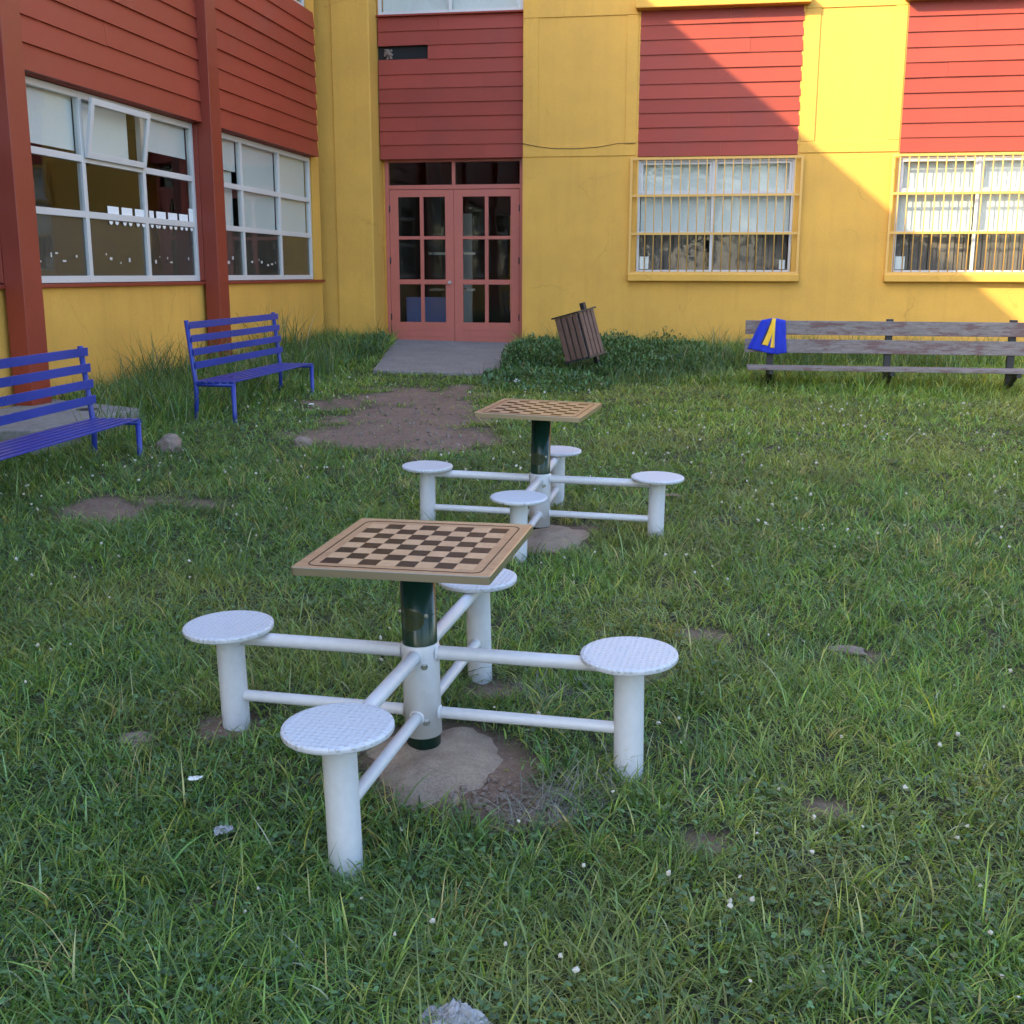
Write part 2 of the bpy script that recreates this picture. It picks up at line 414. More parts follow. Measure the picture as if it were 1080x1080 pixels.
PAD = [(-5.95, 21.4), (-3.52, 21.4), (-2.92, 15.95), (-4.78, 15.95)]
def in_pad(x, y, g=.0):
    t = np.clip((21.4-y)/5.45, 0, 1.2)
    return (y > 15.95-g) & (x > -5.95+1.17*t-g) & (x < -3.52+.6*t+g)
def blocked(x, y):
    b = (x < -6.98) | ((y > 20.95) & (x > -3.45)) | ((y > 20.65) & (x < -6.1)) | (y > 21.3)
    b |= in_pad(x, y)
    b |= (x > -7.1) & (x < -5.6) & (y > 8.7) & (y < 11.2-.48*(x+6.95))
    for cx, cy in ((-.93, 3.74), (-.95, 7.09)): b |= ((x-cx)/.27)**2+((y-cy)/.33)**2 < 1
    return b
def tallness(x, y):
    """how rank the grass is: 0 mown lawn, 1 knee high"""
    l = np.where((y < 11.) & (y > 6.5), .45, 1.)*np.clip((-4.75-x+.7*(fbm(x, y, 1.1, 31)-.5))/1.1, 0, 1)*np.clip((y-6.)/2.5, .35, 1)
    w = np.clip((y-17.3+1.6*(fbm(x, y, 1.3, 32)-.5))/2.4, 0, 1)*(x > -6.3)
    bench = np.clip(1.5-np.hypot((x-2.2)/2.2, (y-16.2)/.75), 0, 1)*.8
    return np.clip(np.maximum(np.maximum(l, w), bench), 0, 1)
def scatter(y0, y1, dens):
    # positions over the ground the camera sees plus a margin
    n = int(dens*(y1-y0)*1.0*(.95*(y0+y1)/2+2.6))
    y = rng.uniform(y0, y1, n)
    lo, hi = np.maximum(-.70*y-1.2, -7.0), .27*y+1.4
    x = lo+(hi-lo)*rng.random(n)
    keep = rng.random(n) < (hi-lo)/(.97*y1+2.6)
    return x[keep], y[keep]

lawn = Veg()
for y0, y1, dens, seg, wd in ((1.5, 3.2, 11500, 5, .0054), (3.2, 5., 8600, 4, .0056), (5., 7.5, 5600, 4, .0058), (7.5, 11., 3500, 3, .0074), (11., 15.5, 2200, 3, .0098), (15.5, 21.2, 1400, 2, .0125)):
    px_ = .011 if y0 < 5 else .0022*y0                 # size of a tuft
    nb = 13
    cx, cy = scatter(y0, y1, dens/nb)
    ct = len(cx); who = np.repeat(np.arange(ct), nb)
    size = rng.gamma(4., .25, ct)
    th_ = rng.uniform(0, 2*math.pi, ct*nb); rr_ = np.abs(rng.normal(0, px_*1.9+.012, ct*nb))*size[who]
    x = cx[who]+rr_*np.cos(th_); y = cy[who]+rr_*np.sin(th_)
    lonely = rng.random(len(x)) < .3
    jx, jy = scatter(y0, y1, dens)
    m_ = min(len(jx), len(x)); x[:m_] = np.where(lonely[:m_], jx[:m_], x[:m_]); y[:m_] = np.where(lonely[:m_], jy[:m_], y[:m_])
    s = soil(x, y); tall = tallness(x, y)
    dn_ = fbm(x, y, .5, 41); lush = fbm(x, y, 1.6, 42); bald = vn(x, y, .16, 43)
    k = (~blocked(x, y)) & (rng.random(len(x)) > s*.97) & (rng.random(len(x)) < .45+1.1*dn_*(.55+.9*bald))
    x, y, tall, lush, who, th_, s, lonely = [v_[k] for v_ in (x, y, tall, lush, who, th_, s, lonely)]
    n = len(x)
    L = rng.gamma(6., 1/6, n)*(.042+.055*lush)*(.55+.55*size[who])*(1-.5*s)+tall*rng.uniform(.05, .36, n)*(.5+.8*lush)
    az_ = np.where(lonely, rng.uniform(0, 6.283, n), th_+rng.normal(0, .8, n))
    th0 = rng.uniform(.1, 1.0, n)*(1-.5*tall); th1 = th0+rng.uniform(.4, 2.0, n)*(1-.3*tall)
    c = tint(n, [.38, .20, .17, .16, .06, .022])
    shade_ = rng.lognormal(.02, .36, ct)[who][:, None]; hue = rng.normal(0, .16, ct)[who][:, None]
    c = c*np.where(lonely[:, None], 1., shade_*(1+hue*np.array([.9, .2, -.3])))
    warm = np.clip((fbm(x, y, 2.3, 45)-.45)*3, 0, 1)[:, None]*.45+np.clip((y-6)/14+x/12, 0, .6)[:, None]*.75  # patchy warm tone, plus far-right sunlight put into the blade colour
    c = c*(1+warm*np.array([.55, .32, -.05]))
    wet = np.clip((fbm(x, y, .8, 46)-.5)*3, 0, 1)[:, None]
    dry = np.clip((fbm(x, y, 1.25, 47)-.52)*4, 0, 1)[:, None]*np.clip(1-tall, 0, 1)[:, None]
    c = c*(1-.45*dry)+.45*dry*np.array([[.21, .185, .085]])*rng.uniform(.6, 1.3, (n, 1))
    c = np.clip(c*(1-.25*wet)*np.array([1.66, 1.70, 1.28])*1.12, 0, .5)
    lawn.add(blades(x, y, L, wd*rng.uniform(.55, 1.5, n)*(1+.4*tall), th0, th1, az_, seg), c)
# coarse tufts that stand out of the lawn near the camera, some of them straw
nt_ = 420
tx, ty = scatter(1.8, 9.5, 22)
k = ~blocked(tx, ty) & (soil(tx, ty) < .5)
for cx, cy in zip(tx[k], ty[k]):
    n = random.randint(10, 34); sp = random.uniform(.02, .06)
    x = cx+rng.normal(0, sp, n); y = cy+rng.normal(0, sp, n)
    azb = random.uniform(0, 6.28)
    dry = random.random() < .16
    c = tint(n, [.1, .05, .1, .2, .3, .6] if dry else [.35, .1, .3, .25, .08, .01])*np.array([1.5, 1.45, 1.1])
    lawn.add(blades(x, y, rng.uniform(.08, .21, n), rng.uniform(.003, .0065, n), rng.uniform(.1, .6, n), rng.uniform(.9, 2.1, n), azb+rng.normal(0, .8, n), 5), c)
# rank tufts against the walls
for _ in range(170):
    if random.random() < .62: cx, cy = random.uniform(-6.95, -5.3), random.uniform(6.5, 20.)
    else: cx, cy = random.uniform(-2.8, 5.5), random.uniform(18.6, 20.8)
    if blocked(np.array([cx]), np.array([cy]))[0]: continue
    n = random.randint(25, 60); sp = random.uniform(.06, .2)
    x = cx+rng.normal(0, sp, n); y = cy+rng.normal(0, sp, n)
    k = ~blocked(x, y); x, y = x[k], y[k]; n = len(x)
    lawn.add(blades(x, y, rng.uniform(.25, .75, n)*random.uniform(.6, 1.1), rng.uniform(.008, .014, n), rng.uniform(0, .35, n), rng.uniform(.5, 1.7, n), rng.uniform(0, 6.28, n), 5), tint(n, [.4, .3, .15, .12, .06, .03])*1.35)
for _ in range(190):
    cx, cy = random.uniform(-3.3, .4), random.uniform(15.6, 20.3)
    n = random.randint(14, 34); x = cx+rng.normal(0, .14, n); y = cy+rng.normal(0, .14, n)
    k = ~blocked(x, y); x, y = x[k], y[k]; n = len(x)
    if n: lawn.add(blades(x, y, rng.uniform(.15, .42, n)*random.uniform(.5, 1.1), rng.uniform(.009, .015, n), rng.uniform(0, .5, n), rng.uniform(.5, 1.8, n), rng.uniform(0, 6.28, n), 4), tint(n, [.4, .34, .14, .1, .02, .01])*1.15)
# the tall plume by the post and the dead wisps round the near table's foot
for cx, cy, n, a, b in ((-6.55, 16.9, 120, .5, 1.15), (-6.5, 17.4, 90, .4, .95), (-6.7, 14.9, 70, .4, .8), (-6.6, 12.7, 110, .4, .95), (-6.75, 13.5, 80, .4, .9), (1.2, 16.5, 60, .3, .6), (3.3, 16.6, 60, .3, .6), (2.6, 17.2, 90, .3, .7), (.6, 18.2, 160, .3, .65), (1.6, 18.8, 160, .3, .7), (-.2, 17.6, 140, .25, .6), (3.6, 18.4, 160, .3, .7), (2.4, 19.2, 160, .3, .8)):
    x = cx+rng.normal(0, .16, n); y = cy+rng.normal(0, .22, n); x = np.maximum(x, -6.93)
    lawn.add(blades(x, y, rng.uniform(a, b, n), rng.uniform(.008, .014, n), rng.uniform(0, .25, n), rng.uniform(.3, 1.5, n), rng.uniform(0, 6.28, n), 5), tint(n, [.4, .3, .1, .14, .1, .06])*1.35)
for cx, cy, n in ((-.42, 3.50, 260), (-.33, 3.60, 160), (-.60, 4.35, 150), (-1.22, 3.72, 60), (-.5, 3.40, 120)):
    x = cx+rng.normal(0, .08, n); y = cy+rng.normal(0, .08, n)
    c = np.array([[.33, .32, .29]])*rng.uniform(.5, 1.2, (n, 1))
    lawn.add(blades(x, y, rng.uniform(.06, .2, n), rng.uniform(.002, .004, n), rng.uniform(.5, 1.2, n), rng.uniform(1.2, 2.3, n), rng.uniform(0, 6.28, n), 5), c)
tag(lawn.build('grass', M['grass']), 'unmown green grass with straw coloured blades covering the school yard', 'grass')

# clover: three round leaflets on a stalk
def leaflets(x, y, z, r, az, tilt, elong=1.):
    n = len(x); ang = np.linspace(0, 2*math.pi, 6, endpoint=False)
    u = np.stack((np.cos(az)*np.cos(tilt), np.sin(az)*np.cos(tilt), np.sin(tilt)), -1)
    s_ = np.stack((-np.sin(az), np.cos(az), np.zeros(n)), -1)
    c = np.stack((x, y, z), -1)+u*(r*elong)[:, None]
    V = np.stack([c+u*(np.cos(a)*r*elong)[:, None]+s_*(np.sin(a)*r)[:, None] for a in ang], 1)
    loops = (np.arange(n)*6)[:, None]+np.arange(6)
    return V.reshape(-1, 3), np.full(n, 6), loops.ravel(), 6
clo = Veg()
for y0, y1, dens, rr in ((1.6, 3.4, 750, .0058), (3.4, 6., 560, .0066), (6., 10., 300, .009), (10., 15, 110, .014)):
    x, y = scatter(y0, y1, dens)
    pn = fbm(x, y, .75, 51)+.25*(x < -.4)*(y < 4)
    k = (~blocked(x, y)) & (soil(x, y) < .35) & (pn > .47) & (tallness(x, y) < .5)
    x, y = x[k], y[k]; n = len(x)
    h = rng.uniform(.02, .07, n); z = gz(x, y)+h; a0 = rng.uniform(0, 6.28, n)
    col = np.array([[.075, .145, .055]])*rng.uniform(.6, 1.45, (n, 1))*np.where(rng.random((n, 1)) < .2, 1.4, 1.)
    for j in range(3):
        clo.add(leaflets(x, y, z, rr*rng.uniform(.7, 1.3, n), a0+j*2.094, rng.uniform(-.5, .35, n)), col)
tag(clo.build('clover', M['leaf']), 'dark green clover leaves spread through the lawn', 'clover')
fl = MB()
fx, fy = scatter(1.8, 15., 13.)
pn = fbm(fx, fy, .9, 51)
k = ~blocked(fx, fy) & (soil(fx, fy) < .3) & (pn > .43) & (tallness(fx, fy) < .4)
for x, y in zip(fx[k], fy[k]):
    r = random.uniform(.0035, .0075)*(1+.06*y); z = float(gz(x, y))+random.uniform(.045, .09)
    k0 = len(fl.bm.verts); bmesh.ops.create_icosphere(fl.bm, subdivisions=1, radius=r, matrix=Matrix.Translation((x, y, z)))
    fl.bm.verts.ensure_lookup_table()
    for v_ in fl.bm.verts[k0:]: v_.co += Vector((random.gauss(0, r*.25), random.gauss(0, r*.25), random.gauss(0, r*.25)))
tag(fl.build('clover_blossom', M['petal']), 'small white clover blossoms scattered over the lawn', 'blossoms', kind='stuff')

# rank broad leaved weeds by the door and under the bin
def weeds(name, label, n, area, hmax):
    V = Veg()
    x = rng.uniform(area[0], area[1], n*3); y = rng.uniform(area[2], area[3], n*3)
    cx, cy = (area[0]+area[1])/2, (area[2]+area[3])/2
    d = np.hypot((x-cx)/(area[1]-area[0])*2, (y-cy)/(area[3]-area[2])*2)
    env = np.clip(1.25-d**1.6, 0, 1)*(.15+1.25*fbm(x, y, .55, 61)**1.3+.25*vn(x, y, .16, 63))
    k = (env > .12) & ~blocked(x, y); x, y, env = x[k][:n], y[k][:n], env[k][:n]; n = len(x)
    hh = hmax*env*rng.random(n)**.6
    z = gz(x, y)+hh
    a = rng.uniform(0, 6.28, n)
    col = np.array([[.070, .145, .050]])*rng.uniform(.55, 1.6, (n, 1))
    r = rng.uniform(.009, .019, n)
    V.add(leaflets(x, y, z, r*.8, a, rng.uniform(-.4, 1.2, n), 2.7), col)
    m_ = n//7
    V.add(blades(x[:m_], y[:m_], np.maximum(hh[:m_], .05), np.full(m_, .006), np.zeros(m_), rng.uniform(0, .4, m_), a[:m_], 2), col[:m_]*.9)
    o = V.build(name, M['leaf']); tag(o, label, 'weeds')
weeds('weeds', 'dark leafy weeds along the wall behind the tilted litter bin', 21000, (-2.9, .6, 16.3, 21.2), .42)
weeds('weeds', 'dark leafy weeds on the right edge of the doorstep slab', 13000, (-3.4, -2.2, 15.6, 20.6), .40)
weeds('weeds', 'low dark weeds along the left edge of the doorstep slab', 6000, (-6.6, -5.0, 16.6, 20.6), .26)
weeds('weeds', 'low weeds between the slab end and the farther chess table', 3000, (-3.0, -1.2, 14.2, 16.4), .20)

# ------------------------------------------------------------------ doorstep slab
s_ = MB()
top = [Vector((x, y, float(plane_z(x, y))+.045)) for x, y in PAD]
a = [s_.v(p) for p in top]; b_ = [s_.v(p-Vector((0, 0, .25))) for p in top]
s_.f(a); s_.f(b_[::-1])
for i in range(4): s_.f([a[i], a[(i+1) % 4], b_[(i+1) % 4], b_[i]])
tag(s_.build('pavement', M['concrete'], bevel=.01), kind='structure')

# ------------------------------------------------------------------ chess tables
def frame(c, ty, tx, tyy, h):
    n = Vector((tx, tyy, 1)).normalized(); u = Vector((math.cos(ty), math.sin(ty), 0)); u = (u-n*u.dot(n)).normalized(); v = n.cross(u)
    o = Vector(c)-h*n
    return Matrix(((u.x, v.x, n.x, o.x), (u.y, v.y, n.y, o.y), (u.z, v.z, n.z, o.z), (0, 0, 0, 1)))
def round_rect(hx, hy, r, n=6):
    pts = []
    for cx, cy, a0 in ((hx-r, hy-r, 0), (-hx+r, hy-r, 90), (-hx+r, -hy+r, 180), (hx-r, -hy+r, 270)):
        for k in range(n+1):
            t = R(a0+90*k/n); pts.append((cx+r*math.cos(t), cy+r*math.sin(t)))
    return pts
def chess_table(label, c, ty, tx, tyy, hp, ht, toprot, topc, group):
    # hp: seat plane above the foot, ht: board above the seat plane
    t = thing('chess_table', label, 'chess table', frame(c, ty, tx, tyy, hp), group)
    L, zs = .76, hp
    T = lambda p: Vector((p.x*math.cos(toprot)-p.y*math.sin(toprot)+topc[0], p.x*math.sin(toprot)+p.y*math.cos(toprot)+topc[1], p.z+zs+ht))
    W = .34
    # board: frame faces and the 64 squares are one mesh with several stains
    tb = MB(T); q = .0665; B = q*4
    ed = [-W+.004, -B]+[-B+q*k for k in range(1, 8)]+[B, W-.004]
    grid = [[tb.v((x, y, 0)) for x in ed] for y in ed]
    for j in range(10):
        for i in range(10):
            inner = 1 <= i <= 8 and 1 <= j <= 8
            tb.mi = (2 if (i+j) % 2 == 0 else 0) if inner else 1
            tb.f([grid[j][i], grid[j][i+1], grid[j+1][i+1], grid[j+1][i]])
    tb.mi = 1
    low = [tb.v((x, y, -.022)) for x, y in ((ed[0], ed[0]), (ed[-1], ed[0]), (ed[-1], ed[-1]), (ed[0], ed[-1]))]
    tb.f(low[::-1])
    for side in range(4):
        edge = [grid[0][i] for i in range(11)] if side == 0 else [grid[j][10] for j in range(11)] if side == 1 else [grid[10][10-i] for i in range(11)] if side == 2 else [grid[10-j][0] for j in range(11)]
        tb.f([low[side], low[(side+1) % 4]]+edge[::-1])
    top = tb.build('tabletop', [M['board_light'], M['board_frame'], M['board_dark']], t, world=False)
    # metal band round the edge
    eb = MB(T); pts = round_rect(W, W, .012, 3); pin = round_rect(W-.0042, W-.0042, .008, 3)
    ro = [[eb.v((x, y, z)) for x, y in P] for P, z in ((pts, -.025), (pts, .0008), (pin, .0022), (pin, -.025))]
    for A_, B_ in zip(ro, ro[1:]+ro[:1]):
        for k in range(len(pts)): eb.f([A_[k], A_[(k+1) % len(pts)], B_[(k+1) % len(pts)], B_[k]])
    eb.build('edge_band', M['band'], top, world=False)
    ln = MB(T)
    o_ = round_rect(.302, .302, .035); i_ = round_rect(.2975, .2975, .031)
    r0 = [ln.v((x, y, .0012)) for x, y in o_]; r1 = [ln.v((x, y, .0012)) for x, y in i_]; r2_ = [ln.v((x, y, .0002)) for x, y in o_]; r3 = [ln.v((x, y, .0002)) for x, y in i_]
    for A_, B_ in ((r0, r1), (r2_, r0), (r1, r3)):
        for k in range(len(o_)): ln.f([A_[k], A_[(k+1) % len(o_)], B_[(k+1) % len(o_)], B_[k]])
    ln.build('border_line', M['board_dark'], top, world=False)
    ps = MB(); ps.lathe([(0, -.12), (.063, -.12), (.063, zs+ht-.0235), (0, zs+ht-.0235)], 40)
    for f_ in ps.bm.faces:
        if abs(f_.normal.z) > .5: f_.smooth = False
    post = ps.build('post', M['green_steel'], t, world=False)
    # seam, bolts and an olive oval painted as a reflection on the post
    sm = MB(); sm.lathe([(.0625, zs+.098), (.0645, zs+.099), (.0645, zs+.1005), (.0625, zs+.1015)], 40); sm.build('seam', M['green_steel'], post, world=False)
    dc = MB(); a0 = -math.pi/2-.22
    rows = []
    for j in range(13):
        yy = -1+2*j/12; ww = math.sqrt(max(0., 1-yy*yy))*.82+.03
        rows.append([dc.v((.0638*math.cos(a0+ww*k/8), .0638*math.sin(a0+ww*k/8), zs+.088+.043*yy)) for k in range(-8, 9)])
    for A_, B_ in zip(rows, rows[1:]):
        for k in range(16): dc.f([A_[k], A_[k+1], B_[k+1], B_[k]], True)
    dc.build('painted_reflection', M['olive'], post, world=False)
    def bolt(parent, ang, r, z, s=.009):
        d = Vector((math.cos(ang), math.sin(ang), 0)); p = d*r+Vector((0, 0, z))
        b = MB(); b.tube([p-d*.004, p+d*.004], s*1.35, 12); b.tube([p+d*.003, p+d*.010], s, 6); b.build('bolt', M['steel'], parent, world=False)
    bolt(post, a0+.95, .064, zs+.103, .0055); bolt(post, a0-1.15, .064, zs+.103, .0055)
    sv = MB(); r = .0685
    sv.lathe([(.0632, zs-.365), (r, zs-.365), (r, zs-.018), (r-.002, zs-.013), (.0632, zs-.013)], 44)
    for f_ in sv.bm.faces: f_.smooth = True
    sl_ = sv.build('sleeve', M['white_steel'], t, world=False)
    for z in (zs-.085, zs-.30): bolt(sl_, -math.pi/2+.52, r, z)
    for k, (dx, dy) in enumerate(((-1, 0), (1, 0), (0, -1), (0, 1))):
        D = Vector((dx, dy, 0))
        for z, rr, nm in ((zs-.050, .0255, 'upper_arm'), (zs-.282, .0215, 'lower_arm')):
            a = MB(); a.tube([D*(r-.006)+Vector((0, 0, z)), D*(L-.048)+Vector((0, 0, z))], rr, 20, caps=False); 
            # weld bead at the sleeve
            a.tube([D*(r-.003)+Vector((0, 0, z)), D*(r+.004)+Vector((0, 0, z))], [rr+.008, rr+.001], 20, caps=False)
            a.build(nm, M['white_steel'], t, world=False)
        lg = MB(); lg.lathe([(.0525, zs-.017), (.0525, zs-.56)], 36, D*L); lg.build('leg', M['white_steel'], t, world=False)
        st = MB(); rs = .1685
        st.lathe([(0, zs+.002), (rs-.012, zs+.002), (rs-.011, zs+.0005), (rs-.006, zs+.0005), (rs-.001, zs-.001), (rs, zs-.005), (rs, zs-.016), (rs-.003, zs-.019), (.054, zs-.019), (0, zs-.019)], 56, D*L)
        for f_ in st.bm.faces:
            f_.smooth = abs(f_.calc_center_median().to_2d().length - 0) > 0 and len(f_.verts) == 4
        st.build('seat', M['seat'], t, world=False)
    return t
S_ = .76
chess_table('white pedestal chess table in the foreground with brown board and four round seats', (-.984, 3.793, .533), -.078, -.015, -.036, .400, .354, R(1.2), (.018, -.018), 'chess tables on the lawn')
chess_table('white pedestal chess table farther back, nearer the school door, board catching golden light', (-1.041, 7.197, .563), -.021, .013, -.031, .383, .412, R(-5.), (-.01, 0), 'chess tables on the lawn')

def mound(label, cx, cy, rx, ry, h, seed):
    m_ = MB(); n, rings = 56, 12; vs = []
    for j in range(rings+1):
        t = j/rings; ring = []
        for k in range(n):
            a = 2*math.pi*k/n
            wob = 1+.5*(float(fbm(math.cos(a)*1.3+seed, math.sin(a)*1.3, .9, 71))-.5)*2
            x, y = cx+rx*t*wob*math.cos(a), cy+ry*t*wob*math.sin(a)
            z = float(gz(x, y))-.02+h*(1-t**1.7)+.030*(float(fbm(x, y, .09, 72))-.5)
            ring.append(m_.v((x, y, z)))
        vs.append(ring)
    for A_, B_ in zip(vs, vs[1:]):
        for k in range(n): m_.f([A_[k], B_[k], B_[(k+1) % n], A_[(k+1) % n]], True)
    tag(m_.build('mortar_footing', M['mortar']), label, 'footing', 'mortar footings under the chess tables')
mound('dome of dried mortar at the foot of the foreground chess table', -.925, 3.755, .245, .33, .060, 0)
mound('dome of dried mortar at the foot of the farther chess table', -.95, 7.09, .31, .42, .058, 5)
# loose clods beside the near footing
cl = MB()
for _ in range(620):
    if random.random() < .75: x, y = random.gauss(-.58, .16), random.gauss(3.45, .09)
    else: x, y = random.gauss(-1.76, .1), random.gauss(3.78, .1)
    r = random.uniform(.004, .016)*random.random(); z = float(gz(x, y))-.012
    M_ = Matrix.Translation((x, y, z+r*.4)) @ Matrix.Rotation(random.uniform(0, 6), 4, 'Z') @ Matrix.Rotation(random.uniform(0, 6), 4, 'X')
    k0 = len(cl.bm.verts); bmesh.ops.create_icosphere(cl.bm, subdivisions=1, radius=r, matrix=M_)
    cl.bm.verts.ensure_lookup_table()
    for v_ in cl.bm.verts[k0:]: v_.co += Vector((random.gauss(0, r*.2), random.gauss(0, r*.2), random.gauss(0, r*.2)))
tag(cl.build('soil_clods', M['clod']), 'loose crumbs of earth beside the foreground table foot', 'soil', kind='stuff')

pe = MB()
for _ in range(190):
    cx, cy, rx, ry = random.choice([(-3.05, 11.7, .8, 1.9), (-3.05, 11.7, .8, 1.9), (-2.5, 10.7, .5, .8)])
    x, y = cx+random.gauss(0, rx*.5), cy+random.gauss(0, ry*.5)
    if soil(np.array([x]), np.array([y]))[0] < .5: continue
    r = random.uniform(.006, .026)*random.random()+.004; z = float(gz(x, y))-.012
    k0 = len(pe.bm.verts); bmesh.ops.create_icosphere(pe.bm, subdivisions=1, radius=r, matrix=Matrix.Translation((x, y, z+r*.3)))
    pe.bm.verts.ensure_lookup_table()
    for v_ in pe.bm.verts[k0:]: v_.co += Vector((random.gauss(0, r*.25), random.gauss(0, r*.25), random.gauss(0, r*.15)))
tag(pe.build('pebbles', M['clod']), 'small pebbles strewn over the bare earth before the door', 'pebbles', kind='stuff')

# ------------------------------------------------------------------ blue benches
def blue_bench(label, X0, Y0, yw, dz):
    z0 = float(plane_z(X0, Y0))+dz
    t = thing('park_bench', label, 'bench', Matrix.Translation((X0, Y0, z0)) @ Matrix.Rotation(yw, 4, 'Z'), 'blue metal benches along the left wall')
    L, D, H, BT = 2.54, .432, .42, .606
    def leg(x, y, pts): 
        m_ = MB(); m_.tube(pts, .024, 12); m_.build('leg', M['blue'], t, world=False)
    for x in (.03, L-.03):
        m_ = MB(); m_.tube([(x, .02, H-.035), (x, .02, -.25)], .024, 12); m_.build('front_leg', M['blue'], t, world=False)
        m_ = MB(); m_.tube([(x, D+.02+BT*.0, -.25), (x, D-.01, H-.10), (x, D-.005, H), (x, D+.06, H+BT+.01)], .024, 12); m_.build('back_leg', M['blue'], t, world=False)
        m_ = MB(); m_.tube([(x, .0, H-.035), (x, D, H-.035)], .022, 12); m_.build('side_rail', M['blue'], t, world=False)
    for k in range(6):
        y = .01+k*(D-.03)/5.2
        m_ = MB(); m_.box(-.0, L, y, y+.045, H-.012, H); m_.build('seat_slat', M['blue'], t, world=False, bevel=.003)
    for k in range(4):
        z = H+BT-.075-k*.135; y = D+.06*(z-H)/BT-.036
        m_ = MB(); m_.box(-.0, L, y-.012, y, z, z+.072); m_.build('back_slat', M['blue'], t, world=False, bevel=.003)
    return t
blue_bench('blue slatted metal bench in tall grass in front of the red post', -4.755, 10.949, 1.587, .013)
blue_bench('blue slatted metal bench cut by the left edge, in front of the concrete slab', -4.634, 6.522, 1.634, -.035)

# ------------------------------------------------------------------ wooden bench with the garment
by = 16.1
t = thing('wooden_bench', 'long weathered grey plank bench in high grass before the yellow wall', 'bench', Matrix.Translation((.5, by, float(plane_z(2.3, by)))))
zb = float(plane_z(2.3, by))
for z0, z1 in ((1.005, 1.195), (.76, .945)):
    m_ = MB(); m_.box(.51, 4.22, by-.045, by, z0, z1); m_.build('back_plank', M['bench_wood'], t, bevel=.006)
m_ = MB()
for k in range(2): m_.box(.54, 4.22, by-.50+k*.2, by-.315+k*.2, .555, .60)
m_.build('seat', M['bench_wood'], t, bevel=.005)
for x in (.86, 2.42, 4.0):
    m_ = MB(); m_.box(x-.045, x+.045, by+.003, by+.075, .05, 1.225 if x > 1 else 1.17); m_.build('post', M['dark_metal'], t, bevel=.004)
    m_ = MB(); m_.box(x-.03, x+.03, by-.48, by+.002, .50, .553); m_.obb(Matrix.Translation((x, by-.17, .43)) @ Matrix.Rotation(R(-32), 4, 'X'), .05, .4, .05)
    m_.build('bracket', M['dark_metal'], t, bevel=.003)

def garment():
    t = thing('sports_garment', 'royal blue sports garment with yellow stripes draped over the plank bench', 'clothing', Matrix.Translation((.82, by, 1.2)))
    def P(u, v_, off=0.):
        # u across -1..1, v_ 0 (back hem) .. 1 (front hem), cloth lying over the plank's top edge
        s = (v_-.38)*.75                         # metres from the ridge, front positive
        spread = .15+.115*max(0, s)/.46
        x = .885+u*spread+.05*max(0, -s)-.17*max(0, s)
        fold = .022*math.sin(u*6+2.5*s+.4)+.012*math.sin(u*11-5*s+1)+.014*math.sin(s*14+u*3)*max(0, s)
        hem = .035*math.sin(u*2.2+.6)*max(0, s)*2
        if s >= 0:
            d = min(s, .05); y = by-.024-.026*min(1, s/.05)-.012-.045*max(0, s)-abs(fold)*min(1, s*6)-off; z = 1.212-max(0, s-.03)-hem+.0
        else:
            y = by-.024+.05*min(1, -s/.05)+.02+abs(fold)*.4+off; z = 1.212-max(0, -s-.03)
        return Vector((x, y, z+.012*math.cos(u*3)*(abs(s) < .06)))
    def sheet(name, u0, u1, v0, v1, m, off, parent, nu=28, nv=36, thick=.006, f=None):
        b = MB(); g_ = []
        for j in range(nv+1):
            vv = v0+(v1-v0)*j/nv; row = []
            for i in range(nu+1):
                uu = u0+(u1-u0)*i/nu
                if f: uu = f(uu, vv)
                row.append(b.v(P(uu, vv, off)))
            g_.append(row)
        for j in range(nv):
            for i in range(nu): b.f([g_[j][i], g_[j][i+1], g_[j+1][i+1], g_[j+1][i]], True)
        o = b.build(name, m, parent)
        sm = o.modifiers.new('cloth', 'SOLIDIFY'); sm.thickness = thick; sm.offset = 0
        return o
    body = sheet('cloth', -1, 1, 0, 1, M['cloth_blue'], 0, t)
    sheet('stripe', -.30, .02, .40, .88, M['cloth_yellow'], .007, body, 8, 24, .003, lambda u, v_: u-.55*(v_-.4)*.9+.2)
    sheet('stripe', .06, .30, .42, .90, M['cloth_yellow'], .007, body, 8, 24, .003, lambda u, v_: u*(.35+.65*min(1, (v_-.4)*2.2))+.06)
    sheet('piping', -.40, -.32, .40, .87, M['dark_metal'], .0075, body, 3, 24, .003, lambda u, v_: u-.55*(v_-.4)*.9+.2)
garment()

# ------------------------------------------------------------------ tilted litter bin
bx, byy = -1.74, 16.5
Tb = Matrix.Translation((bx, byy, .62)) @ Matrix.Rotation(R(-15.5), 4, 'Y') @ Matrix.Rotation(R(-27), 4, 'Z')
t = thing('litter_bin', 'tilted brown slatted litter bin in weeds by the yellow wall', 'litter bin', Tb)
hw = .20
for k in range(4):
    ang = k*math.pi/2
    for j in range(4 if k % 2 == 0 else 4):
        Mx = Matrix.Rotation(ang, 4, 'Z') @ Matrix.Translation((-hw+.05+j*.1, -hw-.012, .335))
        m_ = MB(); m_.obb(Mx, .072, .02, .63); m_.build('slat', M['bin_wood'], t, world=False, bevel=.003)
m_ = MB(); m_.box(-hw+.004, hw-.004, -hw+.004, hw-.004, .03, .62); m_.build('liner', M['dark_metal'], t, world=False)
m_ = MB()
e_ = hw+.04; m_.box(-e_, e_, -e_, -hw+.03, .652, .675); m_.box(-e_, e_, hw-.03, e_, .652, .675); m_.box(-e_, -hw+.03, -hw+.03, hw-.03, .652, .675); m_.box(hw-.03, e_, -hw+.03, hw-.03, .652, .675)
m_.build('rim', M['dark_metal'], t, world=False)
